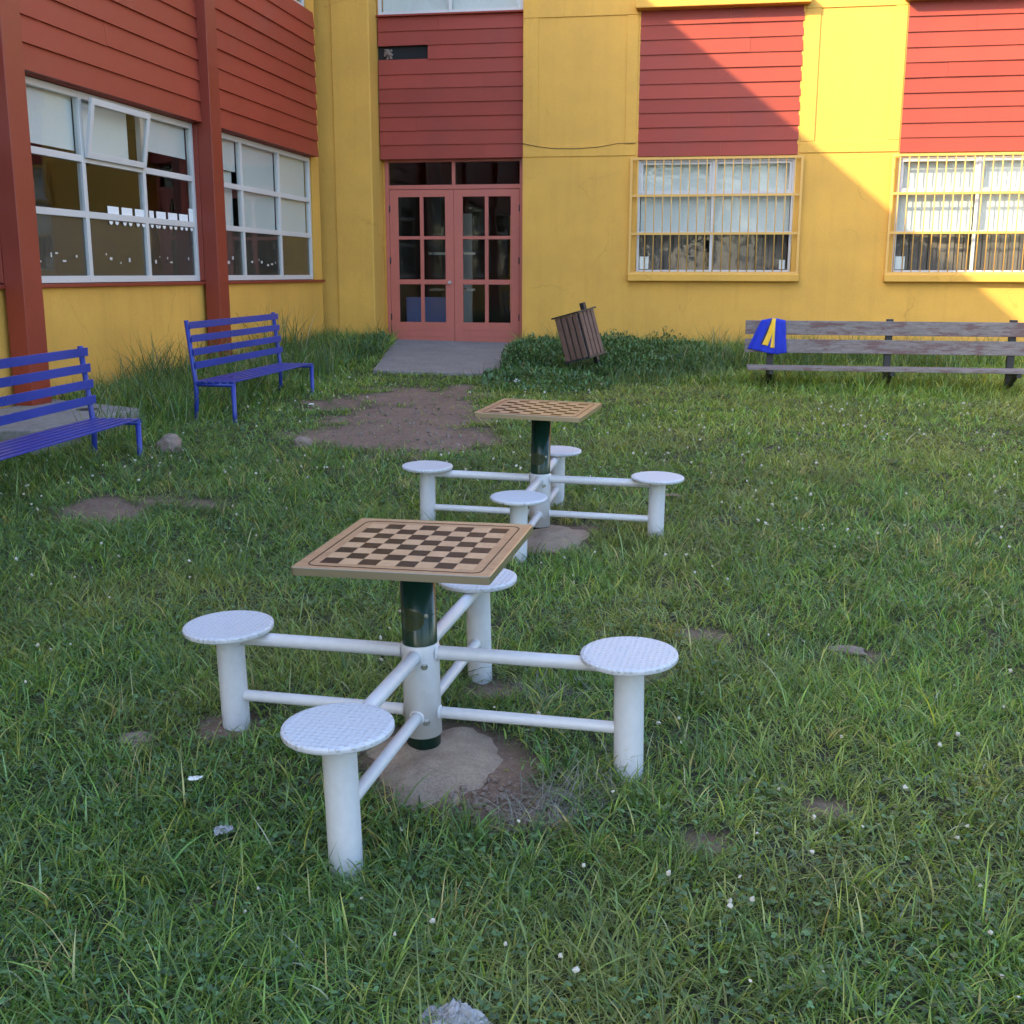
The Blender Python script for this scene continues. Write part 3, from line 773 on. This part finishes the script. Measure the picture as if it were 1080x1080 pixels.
m_ = MB(); m_.box(-hw-.03, hw+.03, -hw-.03, hw+.03, -.012, .02); m_.build('base_plate', M['dark_metal'], t, world=False)
pb = MB(); pb.box(-.034, .034, hw+.045, hw+.112, -.75, .775); pb.build('post', M['dark_metal'], t, world=False, bevel=.003)

# ------------------------------------------------------------------ slab, stones, litter
z0 = float(plane_z(-6.4, 11))
t = thing('concrete_slab', 'thick grey concrete chamber cover in grass behind the cut off blue bench', 'concrete slab', Matrix.Translation((-6.4, 10., z0)))
m_ = MB(); q_ = [(-6.95, 8.7), (-5.72, 8.85), (-5.60, 10.55), (-6.95, 11.2)]
a = [m_.v((x, y, z0+.165)) for x, y in q_]; b_ = [m_.v((x, y, z0-.2)) for x, y in q_]
m_.f(a); m_.f(b_[::-1])
for i in range(4): m_.f([a[i], a[(i+1) % 4], b_[(i+1) % 4], b_[i]])
m_.build('block', M['concrete'], t, bevel=.015)
m_ = MB(); m_.lathe([(0, .170), (.10, .170), (.11, .166)], 20, (-6.05, 10.35, z0)); m_.build('dark_disc', M['cavity'], t)  # flat dark disc laid on the slab's top face

def rock(name, label, x, y, sx, sy, sz, m, seed, cat='stone'):
    b = bmesh.new(); bmesh.ops.create_icosphere(b, subdivisions=4, radius=1)
    for v_ in b.verts:
        p = v_.co.copy(); k = 1+.75*(float(fbm(p.x+seed, p.y+p.z*1.3, .9, 81))-.5)+.22*(float(fbm(p.x*2, p.z*2+seed, .6, 82))-.5)
        v_.co = Vector((math.copysign(abs(p.x)**.8, p.x)*sx*k, math.copysign(abs(p.y)**.8, p.y)*sy*k, p.z*sz*k))
        v_.co += Vector((x, y, float(gz(x, y))+sz*.35))
    mb = MB(); mb.bm.free(); mb.bm = b
    return tag(mb.build(name, m, smooth_all=True), label, cat)
rock('stone', 'rounded pale brown stone in the grass near the cut off bench', -4.72, 9.4, .10, .11, .115, M['stone'], 1)
rock('stone', 'small pinkish stone in the grass below the right end of the blue bench', -3.6, 9.75, .07, .09, .075, M['stone'], 5)
rock('stone', 'flat brownish stone sunk in the lawn right of the foreground table', .69, 5.22, .085, .045, .016, M['clod'], 9)
rock('stone', 'flat brownish stone sunk in the lawn left of the foreground table', -2.04, 3.65, .06, .05, .014, M['clod'], 13)
m_ = MB(); m_.box(-6.85, -6.45, 15.5, 16.0, .2, .60)
tag(m_.build('stone_block', M['block'], bevel=.03), 'brown stone block at the foot of the red post', 'stone block')

def scrap(name, label, x, y, w_, d_, h_, m, cat, seed, rot=0):
    b = MB(); r_ = np.random.default_rng(seed); n = 9; g_ = []
    for j in range(n):
        row = []
        for i in range(n):
            u, v_ = (i/(n-1)-.5), (j/(n-1)-.5)
            ex = 1-.25*abs(v_)*r_.random()
            px = x+(u*ex*w_)*math.cos(rot)-v_*d_*math.sin(rot); py = y+(u*ex*w_)*math.sin(rot)+v_*d_*math.cos(rot)
            row.append(b.v((px, py, float(gz(x, y))+.035+h_*(r_.random()*.5+.8*math.exp(-6*(u*u+v_*v_))))))
        g_.append(row)
    for j in range(n-1):
        for i in range(n-1): b.f([g_[j][i], g_[j][i+1], g_[j+1][i+1], g_[j+1][i]], False)
    o = b.build(name, m); s = o.modifiers.new('thickness', 'SOLIDIFY'); s.thickness = .0012
    return tag(o, label, cat)
scrap('paper_scrap', 'white paper scrap on the lawn left of the foreground seat', -1.655, 3.335, .05, .03, .006, M['paper'], 'litter', 1, .3)
scrap('plastic_scrap', 'crumpled clear plastic scrap in the grass below the white paper', -1.44, 3.07, .06, .045, .02, M['plastic'], 'litter', 2, .5)
scrap('paper_scrap', 'pale crumpled paper at the slab end behind the farther table', -2.5, 15.0, .10, .08, .05, M['paper'], 'litter', 3)
scrap('paper_scrap', 'tiny white paper below the right foot of the blue bench', -4.42, 12.3, .06, .04, .01, M['paper'], 'litter', 4)
scrap('dead_leaf', 'curled rust brown dead leaf right of the farther table', -.22, 8.33, .13, .06, .02, M['block'], 'leaf', 5)

def bag():
    b = MB(); n, mm = 26, 12; g_ = []
    x0, y0 = -.535, 2.325; z_ = float(gz(x0, y0))+.02
    r_ = np.random.default_rng(4)
    for j in range(mm+1):
        t_ = j/mm; row = []
        for i in range(n):
            a = 2*math.pi*i/n
            rr = .075*(1-t_)**.75+.004
            k = 1+.28*math.sin(3*a+t_*2)+.20*r_.normal()*.6
            row.append(b.v((x0+rr*k*math.cos(a)+.015*t_, y0+rr*k*.8*math.sin(a), z_+.07*t_+.006*r_.normal())))
        g_.append(row)
    for A_, B_ in zip(g_, g_[1:]):
        for i in range(n): b.f([A_[i], A_[(i+1) % n], B_[(i+1) % n], B_[i]], False)
    return tag(b.build('plastic_bag', M['plastic']), 'crumpled translucent plastic bag in the grass at the bottom edge', 'plastic bag')
bag()
# ------------------------------------------------------------------ buildings
YF = 21.0
TF = lambda p: Vector((p.x, YF-p.z, p.y))          # (along, up, out of the wall) on the facade
TL = lambda p: Vector((-7.0+p.z, p.x, p.y))        # the same on the left wing
def part(root, T, name, m, boxes, bevel=0):
    b = MB(T)
    for q in boxes: b.box(*q)
    return b.build(name, m, root, bevel=bevel)
def siding(root, T, m, a0, a1, b0, b1, d, pitch, hole=None, name='siding', thick=.0, seed=0, joints=.45, lip=.030):
    """lapped boards; hole = (row, length missing from a0)"""
    r_ = random.Random(seed); b = MB(T)
    n = max(1, round((b1-b0)/pitch)); h = (b1-b0)/n
    for k in range(n):
        z0, z1 = b0+k*h, b0+(k+1)*h+(.012 if k < n-1 else 0)
        cuts = [a0, a1]
        if hole and k == hole[0]: cuts = [a0+hole[1], a1]
        elif r_.random() < joints: cuts = [a0, a0+(a1-a0)*r_.uniform(.25, .75), a1]
        for c0, c1 in zip(cuts, cuts[1:]):
            g = .0018 if c1 < a1 else 0
            w0, w1 = r_.uniform(-.003, .004), r_.uniform(-.003, .004)
            s0, s1 = r_.uniform(-.004, .004), r_.uniform(-.004, .004)
            q = []
            for a, w_, s_ in ((c0, w0, s0), (c1-g, w1, s1)):
                q.append([b.v((a, z0+s_, d-thick)), b.v((a, z0+s_, d+lip+w_)), b.v((a, z1, d+.008+w_)), b.v((a, z1, d-thick))])
            A_, B_ = q
            b.f(A_); b.f(B_[::-1])
            for i in range(4): b.f([A_[i], A_[(i+1) % 4], B_[(i+1) % 4], B_[i]])
    return b.build(name, m, root)
def window(root, T, cols, rows, d, fw=.055, fd=.06, open_sash=None, m='white_frame', inner=(), film_row=None, tight=False):
    """cols / rows are the bar centre lines; returns the frame (part) whose panes, sashes and so on are sub-parts"""
    b = MB(T); h = fw/2
    a0, a1, z0, z1 = cols[0], cols[-1], rows[0], rows[-1]
    for i, a in enumerate(cols): b.box(a-h, a+h, z0-h, z1+h, d-fd, d)
    for j, z in enumerate(rows):
        for i in range(len(cols)-1): b.box(cols[i]+h, cols[i+1]-h, z-h, z+h, d-fd+.003, d-.003)
    fr_ = b.build('window', M[m], root, bevel=.004)
    for i in range(len(cols)-1):
        for j in range(len(rows)-1):
            p0, p1, q0, q1 = cols[i]+h, cols[i+1]-h, rows[j]+h, rows[j+1]-h
            if open_sash == (i, j):
                ang = R(9)
                def TT(p, q0=q0, ang=ang): 
                    y, z = p.y-(q0-.01), p.z
                    return T(Vector((p.x, q0-.01+y*math.cos(ang)-z*math.sin(ang), d+.004+y*math.sin(ang)+z*math.cos(ang))))
                s_ = MB(TT); w_ = .05
                s_.box(p0-.02, p0+w_, q0-.02, q1+.02, 0, .04); s_.box(p1-w_, p1+.02, q0-.02, q1+.02, 0, .04)
                s_.box(p0+w_, p1-w_, q0-.02, q0+w_, .002, .038); s_.box(p0+w_, p1-w_, q1-w_, q1+.02, .002, .038)
                so_ = s_.build('open_sash', M[m], fr_, bevel=.004)
                g_ = MB(TT); g_.box(p0+w_, p1-w_, q0+w_, q1-w_, .016, .020); g_.build('pane', M['glass'], fr_)
                continue
            if (i, j) in inner:
                s_ = MB(T); w_ = .045
                s_.box(p0+.002, p0+w_, q0+.002, q1-.002, d-.05, d-.012); s_.box(p1-w_, p1-.002, q0+.002, q1-.002, d-.05, d-.012)
                s_.box(p0+w_, p1-w_, q0+.002, q0+w_, d-.048, d-.014); s_.box(p0+w_, p1-w_, q1-w_, q1-.002, d-.048, d-.014)
                s_.build('sash', M[m], fr_, bevel=.003)
                p0 += w_; p1 -= w_; q0 += w_; q1 -= w_
            g_ = MB(T); g_.box(p0-.004, p1+.004, q0-.004, q1+.004, d-.034, d-.029); g_.build('pane', M['glass'], fr_)
            if film_row == j:
                g_ = MB(T); g_.box(p0-.003, p1+.003, q0-.003, q1+.003, d-.046, d-.042); g_.build('window_film', M['film'], fr_)
    return fr_
def sub(fr_, T, name, m, *boxes):
    return part(fr_, T, name, M[m], boxes)

# ---- main wing
W = thing('school_building', 'yellow masonry school wing with dark red board panels, barred windows and double door', 'school building', Matrix.Translation((0, 21, .42)))
HT = 11.1
Yw = M['yellow']
mods = [(-1.335, 1.405), (3.115, 5.855), (7.565, 10.305)]
boxes = [(-8.2, -6.842, -.4, HT, -.3, .27)]
boxes += [(-3.40, mods[0][0], -.4, HT, -.45, 0)]
for (a0, a1), nx_ in zip(mods, [m_[0] for m_ in mods[1:]]+[14.0]):
    boxes += [(a1, nx_, -.4, HT, -.3, 0), (a0, a1, -.4, 1.70, -.3, 0), (a0, a1, 3.80, 6.30, -.3, -.02), (a0, a1, 8.35, HT, -.3, 0)]
boxes += [(-6.12, -3.40, 8.35, HT, -.45, -.03)]
part(W, TF, 'wall', Yw, boxes)
part(W, TF, 'pilaster', Yw, [(-6.84, -6.13, -.4, HT, -.70, .30)], bevel=.02)
# raised borders of the yellow fields
for c0, i0, i1, c1 in ((-3.40, -3.12, -1.57, -1.37), (1.445, 1.69, 2.90, 3.095), (5.89, 6.14, 7.35, 7.545)):
    fr = [(c0+.006, i0, 4.055, 6.20, .0, .016), (i1, c1, 4.055, 6.20, .0, .016), (c0+.006, c1, 6.203, 6.50, .0, .017), (c0+.006, c1, 3.865, 4.052, .0, .017)]
    part(W, TF, 'plaster_border', Yw, fr, bevel=.006)
cb = MB(TF); cb.tube([(-3.40, 4.10, .024), (-3.15, 4.045, .024), (-2.85, 4.005, .024), (-2.45, 3.995, .024), (-2.05, 4.015, .024), (-1.7, 4.07, .024), (-1.37, 4.075, .024)], .0045, 6)
cb.build('cable', M['cavity'], W)
# board panels
siding(W, TF, M['maroon'], -1.337, 1.42, 3.845, 6.26, -.018, .245, seed=3)
siding(W, TF, M['maroon'], 3.115, 5.86, 3.845, 6.26, -.018, .245, seed=5)
siding(W, TF, M['maroon'], 7.565, 10.31, 3.845, 6.26, -.018, .245, seed=6)
part(W, TF, 'panel_backing', M['cavity'], [(-6.128, -3.402, 3.93, 6.33, -.42, -.26)])
siding(W, TF, M['maroon'], -6.11, -3.405, 3.885, 6.35, -.215, .247, hole=(7, .93), seed=8)
lm_ = MB(TF)
for _ in range(26):
    k0 = len(lm_.bm.verts); r = random.uniform(.015, .035)
    P_ = TF(Vector((random.uniform(-5.99, -5.86), random.uniform(5.64, 5.80), -.225)))
    bmesh.ops.create_icosphere(lm_.bm, subdivisions=1, radius=r, matrix=Matrix.Translation(P_))
lm_.build('torn_insulation', M['stone'], W)
for a0, a1 in mods:
    part(W, TF, 'ledge', Yw, [(a0-.085, a1+.10, 6.265, 6.40, .002, .21)], bevel=.012)
    part(W, TF, 'window_sill', Yw, [(a0-.13, a1+.14, 1.685, 1.815, .002, .12)], bevel=.015)
# windows behind bars
for n_, (a0, a1) in enumerate(mods):
    cols = [a0+.03, (a0+a1)/2-.035, a1-.03]
    f_ = window(W, TF, cols, [1.86, 2.53, 3.19, 3.775], -.06, .05, .07, inner={(0, 2), (1, 2)})
    for i in (0, 1):
        sub(f_, TF, 'blind', 'blind', (cols[i]+.035, cols[i+1]-.03, 2.53, 3.80, -.20, -.195))
        x0, x1 = cols[i]+.04, cols[i+1]-.04; k = 0; bx_ = []
        while x0 < x1-.05:
            wv = random.uniform(.10, .17); bx_.append((x0, min(x0+wv-.012, x1), 1.80, 2.56, -.235-.02*(k % 2), -.225-.02*(k % 2))); x0 += wv; k += 1
        sub(f_, TF, 'curtain', 'curtain', *bx_)
    sub(f_, TF, 'notice', 'paper', (a0+.07, a0+.23, 1.90, 2.12, -.12, -.116))
    sub(f_, TF, 'notice', 'paper', (a1-.20, a1-.10, 1.90, 2.06, -.12, -.116))
    gx0, gx1 = a0-.10, a1+.10
    g_ = MB(TF)
    for z in (1.835, 2.515, 3.17, 3.80):
        g_.box(gx0+.021, gx1-.021, z-.02, z+.02, .062, .085)
    for a in (gx0, gx1): g_.box(a-.02, a+.02, 1.815, 3.82, .060, .087)
    for a in (gx0, gx1):
        for z in (2.0, 3.6): g_.box(a-.012, a+.012, z-.012, z+.012, .002, .06)
    gr_ = g_.build('window_grille', M['yellow_metal'], W)
    n = 19
    for k in range(n):
        a = gx0+(gx1-gx0)*(k+.75)/(n+.5)
        b_ = MB(TF); b_.tube([(a, 1.83, .0735), (a, 3.80, .0735)], .0095, 8); b_.build('bar', M['yellow_metal'], gr_)
    # upper floor
    u = window(W, TF, [a0+.03, (a0+a1)/2, a1-.03], [6.44, 7.3, 8.30], -.06, .06, .07)
    sub(u, TF, 'blind', 'blind', (a0+.06, a1-.06, 6.48, 8.3, -.20, -.195))
u = window(W, TF, [-6.07, -4.76, -3.45], [6.41, 7.3, 8.30], -.20, .06, .07)
sub(u, TF, 'blind', 'blind', (-6.04, -3.46, 6.45, 8.3, -.34, -.335))
part(W, TF, 'window_sill', M['maroon'], [(-6.12, -3.41, 6.352, 6.38, -.26, -.13)])
# double door
D0 = -.40
zt = .50
part(W, TF, 'door_frame', M['door_red'], [(-6.08, -6.01, .3, 3.90, D0-.06, D0+.03), (-3.515, -3.445, .3, 3.90, D0-.06, D0+.03), (-6.01, -3.515, 3.352, 3.43, D0-.06, D0+.028), (-6.01, -3.515, 3.84, 3.90, D0-.06, D0+.028), (-4.795, -4.735, 3.43, 3.84, D0-.06, D0+.026)], bevel=.004)
for r0, r1 in ((-3.443, -3.402), (-6.128, -6.082)): part(W, TF, 'door_reveal', Yw, [(r0, r1, -.4, 3.93, -.46, -.41)])
for a0, a1 in ((-6.01, -4.795), (-4.735, -3.515)):
    part(W, TF, 'transom_pane', M['glass'], [(a0+.001, a1-.001, 3.431, 3.839, D0-.03, D0-.025)])
def door_leaf(a0, a1, knob):
    rails = [(zt+.02, .90), (1.61, 1.70), (2.44, 2.50), (3.215, 3.345)]
    st = .165; mid = (a0+a1)/2
    bx_ = [(a0, a0+st, zt+.02, 3.345, D0-.03, D0+.018), (a1-st, a1, zt+.02, 3.345, D0-.03, D0+.018)]
    bx_ += [(a0+st, a1-st, z0, z1, D0-.029, D0+.015) for z0, z1 in rails]
    for (u0, u1), (v0, v1) in zip(rails, rails[1:]): bx_.append((mid-.034, mid+.034, u1, v0, D0-.028, D0+.014))
    bx_ += [(a0+st-.04, a1-st+.04, zt+.13, zt+.145, D0+.015, D0+.021), (a0+st-.04, a1-st+.04, zt+.25, zt+.262, D0+.015, D0+.021)]
    d_ = part(W, TF, 'door', M['door_red'], bx_, bevel=.004)
    for (u0, u1), (v0, v1) in zip(rails, rails[1:]):
        for p0, p1 in ((a0+st, mid-.034), (mid+.034, a1-st)):
            g_ = MB(TF); g_.box(p0-.003, p1+.003, u1-.003, v0+.003, D0-.014, D0-.010); g_.build('pane', M['glass'], d_)
    if knob:
        k_ = MB(TF); k_.tube([(a1-.085, 1.645, D0+.018), (a1-.085, 1.645, D0+.03)], .035, 16); k_.tube([(a1-.085, 1.645, D0+.03), (a1-.085, 1.645, D0+.06), (a1-.085, 1.645, D0+.075), (a1-.085, 1.645, D0+.09)], [.012, .014, .03, .022], 16)
        k_.build('knob', M['steel'], d_)
    for z in (1.0, 2.05, 3.0):
        h_ = MB(TF); e = a0 if knob else a1; h_.tube([(e, z-.06, D0+.022), (e, z+.06, D0+.022)], .014, 8); h_.build('hinge', M['dark_metal'], d_)
door_leaf(-6.005, -4.768, True)
door_leaf(-4.762, -3.52, False)
# inside and roof
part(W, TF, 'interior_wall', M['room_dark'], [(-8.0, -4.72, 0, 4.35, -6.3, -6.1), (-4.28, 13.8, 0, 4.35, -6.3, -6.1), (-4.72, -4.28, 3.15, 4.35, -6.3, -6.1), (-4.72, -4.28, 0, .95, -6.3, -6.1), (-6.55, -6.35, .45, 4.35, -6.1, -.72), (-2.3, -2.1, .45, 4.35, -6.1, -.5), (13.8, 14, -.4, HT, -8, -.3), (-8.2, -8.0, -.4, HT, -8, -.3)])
part(W, TF, 'floor_slab', M['concrete'], [(-8.0, 13.8, .25, .44, -8, -.46), (-8.0, 13.8, 4.36, 4.6, -8, -.47)])
part(W, TF, 'rear_wall', M['yellow'], [(-8.0, 13.8, -.4, HT, -9.8, -9.5)])
part(W, TF, 'roof', M['concrete'], [(-8.2, 14, HT+.003, HT+.12, -6.3, .0)])
part(W, TF, 'rear_window', M['door_red'], [(-4.72, -4.28, 2.46, 2.52, -6.15, -6.08), (-4.72, -4.28, 1.55, 1.61, -6.15, -6.08), (-4.55, -4.51, .95, 3.15, -6.16, -6.09)])
part(W, TF, 'stair_rail', M['steel'], [(-5.9, -4.9, 1.45, 1.5, -3.05, -3.0), (-5.9, -4.9, 2.2, 2.25, -3.05, -3.0), (-5.4, -5.35, .5, 2.2, -3.04, -3.01)])
cu = MB(TF); cu.box(-5.55, -5.2, .45, 3.1, -4.2, -4.15); cu.build('curtain', M['blind'], W)
cu = MB(TF); cu.box(-5.9, -5.1, .45, 1.35, -1.6, -1.1); cu.build('cupboard', paint('blue grey cupboard', (.10, .11, .24), .5), W)

# ---- left wing
V_ = thing('school_wing', 'left school wing with brick red boards, white window frames and yellow base', 'school building', Matrix.Translation((-7, 13, .45)))
posts = [(15.20, 15.54), (10.53, 10.87), (5.86, 6.20), (1.19, 1.53)]
spans = [(15.54, 19.87), (10.87, 15.20), (6.20, 10.53), (1.53, 5.86)]
part(V_, TL, 'base_wall', Yw, [(-12, 20.3, -.4, 1.655, -.25, 0)])
part(V_, TL, 'corner_wall', Yw, [(19.90, 20.3, 1.657, HT, -.25, -.001)])
part(V_, TL, 'end_wall', Yw, [(-12, 1.19, 1.657, HT, -.25, -.001)])
part(V_, TL, 'window_sill', M['post_red'], [(a0, (20.30 if a0 > 15 else a1), 1.657, 1.70, -.2, .06) for a0, a1 in spans], bevel=.006)
part(V_, TL, 'wall_backing', M['brick_red'], [(1.19, 19.9, 3.81, 6.21, -.25, .045), (1.19, 19.9, 8.3, HT-.3, -.25, .045), (1.19, 19.9, HT-.297, HT+.03, -.25, 0)])
for a0, a1 in posts:
    part(V_, TL, 'wall_post', M['post_red'], [(a0, a1, -.4, 10.4, .046, .25), (a0-.012, a0+.012, 1.71, 3.80, -.24, .045), (a0+.013, a1-.013, 1.71, 3.80, -.24, .04)], bevel=.006)
for n_, (a0, a1) in enumerate(spans):
    e0, e1 = a0+.004, (19.95 if n_ == 0 else a1-.004)
    siding(V_, TL, M['brick_red'], e0, e1, 3.82, 6.20, .092, .258, seed=20+n_, thick=.045, joints=.08, lip=.038)
    siding(V_, TL, M['brick_red'], e0, e1, 8.35, 10.6, .06, .258, seed=30+n_)
    if n_ == 0: cols = [15.58, 16.83, 18.38, 19.84]
    else: cols = [a0+.04, a0+1.46, a0+2.88, a1-.045]
    f_ = window(V_, TL, cols, [1.745, 2.465, 3.075, 3.765], -.02, .075, .07, open_sash=(1, 2) if n_ == 1 else None, film_row=0)
    bl = {0: [(0, 3.30, 3.78), (1, 2.48, 3.78), (2, 2.48, 3.78)], 1: [(0, 3.16, 3.78), (1, 3.12, 3.78), (2, 3.33, 3.78)]}.get(n_, [(0, 3.1, 3.78), (2, 3.1, 3.78)])
    for i, z0, z1 in bl:
        sub(f_, TL, 'blind', 'blind', (cols[i]+.035, cols[i+1]-.03-(.18 if (n_, i) == (1, 1) else 0), z0, z1, -.115, -.11))
    if n_ == 0: sub(f_, TL, 'blind', 'blind', (16.42, 16.77, 2.48, 3.3, -.17, -.165)); sub(f_, TL, 'curtain', 'cloth_yellow', (19.63, 19.78, 2.47, 3.78, -.145, -.14))
    u = window(V_, TL, cols, [6.27, 7.2, 8.27], -.02, .07, .07)
    sub(u, TL, 'blind', 'blind', (a0+.1, a1-.1, 6.6, 8.25, -.2, -.195))
    if n_ == 1:
        k = 0
        for y in (12.83, 13.16, 13.49, 13.86, 14.05, 14.38, 14.70, 15.0):
            hgt = .085 if k < 7 else .17
            sub(f_, TL, 'paper_card', 'paper', (y, y+(.26 if k not in (3, 7) else .12), 2.505, 2.505+hgt, -.047, -.045)); k += 1
            for dy in (.05, .19):
                gl_ = MB(TL)
                c = [gl_.v((y+dy+.045*math.cos(t), 2.418+(.042*math.sin(t) if math.sin(t) < 0 else 0), -.040)) for t in [2*math.pi*q/14 for q in range(14)]]
                gl_.f(c)
                gl_.build('paper_heart', M['paper'], f_)
    if n_ in (0, 1):
        for i in range(3):
            s_ = MB(TL); r_ = random.Random(n_*7+i)
            a = cols[i]+.18
            while a < cols[i+1]-.25:
                w_ = r_.uniform(.03, .13)
                if r_.random() < .6:
                    z = 1.97+r_.uniform(-.05, .05); s_.box(a, a+w_*.6, z, z+r_.uniform(.015, .05), -.0415, -.040)
                a += w_+.05
            if len(s_.bm.verts) and (n_, i) != (0, 2): s_.build('sticker_row', M['white_frame'], f_)
            else: s_.bm.free()
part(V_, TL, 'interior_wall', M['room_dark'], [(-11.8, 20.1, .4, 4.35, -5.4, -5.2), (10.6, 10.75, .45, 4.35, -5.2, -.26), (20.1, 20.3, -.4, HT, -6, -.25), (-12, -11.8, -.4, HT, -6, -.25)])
part(V_, TL, 'floor_slab', M['concrete'], [(-11.8, 20.1, .3, .44, -5.4, -.26), (-11.8, 20.1, 4.36, 4.6, -6, -.26)])
part(V_, TL, 'rear_wall', Yw, [(-12, 20.3, -.4, HT, -6.25, -6)])
part(V_, TL, 'roof', M['concrete'], [(-12, 20.3, HT+.031, HT+.05, -6.25, 0)])

# ---- trees of the yard that the panes mirror
def tree_proto():
    t = thing('leafy_tree', 'broad leafy tree standing in the yard behind the photographer', 'tree', Matrix.Translation((4, -24, 0)), 'trees across the yard')
    b = MB(); b.tube([(0, 0, -.3), (.1, 0, 1.2), (0, .1, 2.6), (.2, 0, 4.4)], [.24, .19, .16, .08], 10)
    for k in range(6):
        a = k*1.05; b.tube([(0, .05, 2.0+.25*k), (.9*math.cos(a), .9*math.sin(a), 3.2+.25*k), (1.9*math.cos(a), 1.9*math.sin(a), 4.2+.25*k)], [.09, .06, .02], 7)
    b.build('trunk', M['bark'], t, world=False)
    V = Veg(); n = 7000
    cs = rng.normal(0, 1, (26, 3))*np.array([1.5, 1.5, 1.2])+np.array([0, 0, 4.6])
    c = cs[rng.integers(0, 26, n)]+rng.normal(0, .5, (n, 3))
    V.add(leaflets(c[:, 0], c[:, 1], np.maximum(c[:, 2], 1.6), rng.uniform(.05, .1, n), rng.uniform(0, 6.28, n), rng.uniform(-1, 1, n), 1.5), np.array([[.045, .085, .02]])*rng.uniform(.6, 1.5, (n, 1)))
    o = V.build('crown', M['leaf']); del o['kind']; o.parent = t
    return t
pt = tree_proto()
for x, y, s, lab in ((-2.5, -27, 1.15, 'second leafy tree behind the photographer, left of the first'), (11, -20, 1.3, 'large leafy tree at the right rear of the yard'), (19, 2, 1.2, 'leafy tree on the right side of the yard'), (20, 9, 1.35, 'tall leafy tree on the right side of the yard near the barred wing')):
    c = pt.copy(); COL.objects.link(c); c.location = (x, y, 0); c.scale = (s,)*3; c.rotation_euler.z = x; c['label'] = lab
    for ch in pt.children:
        d = ch.copy(); COL.objects.link(d); d.parent = c
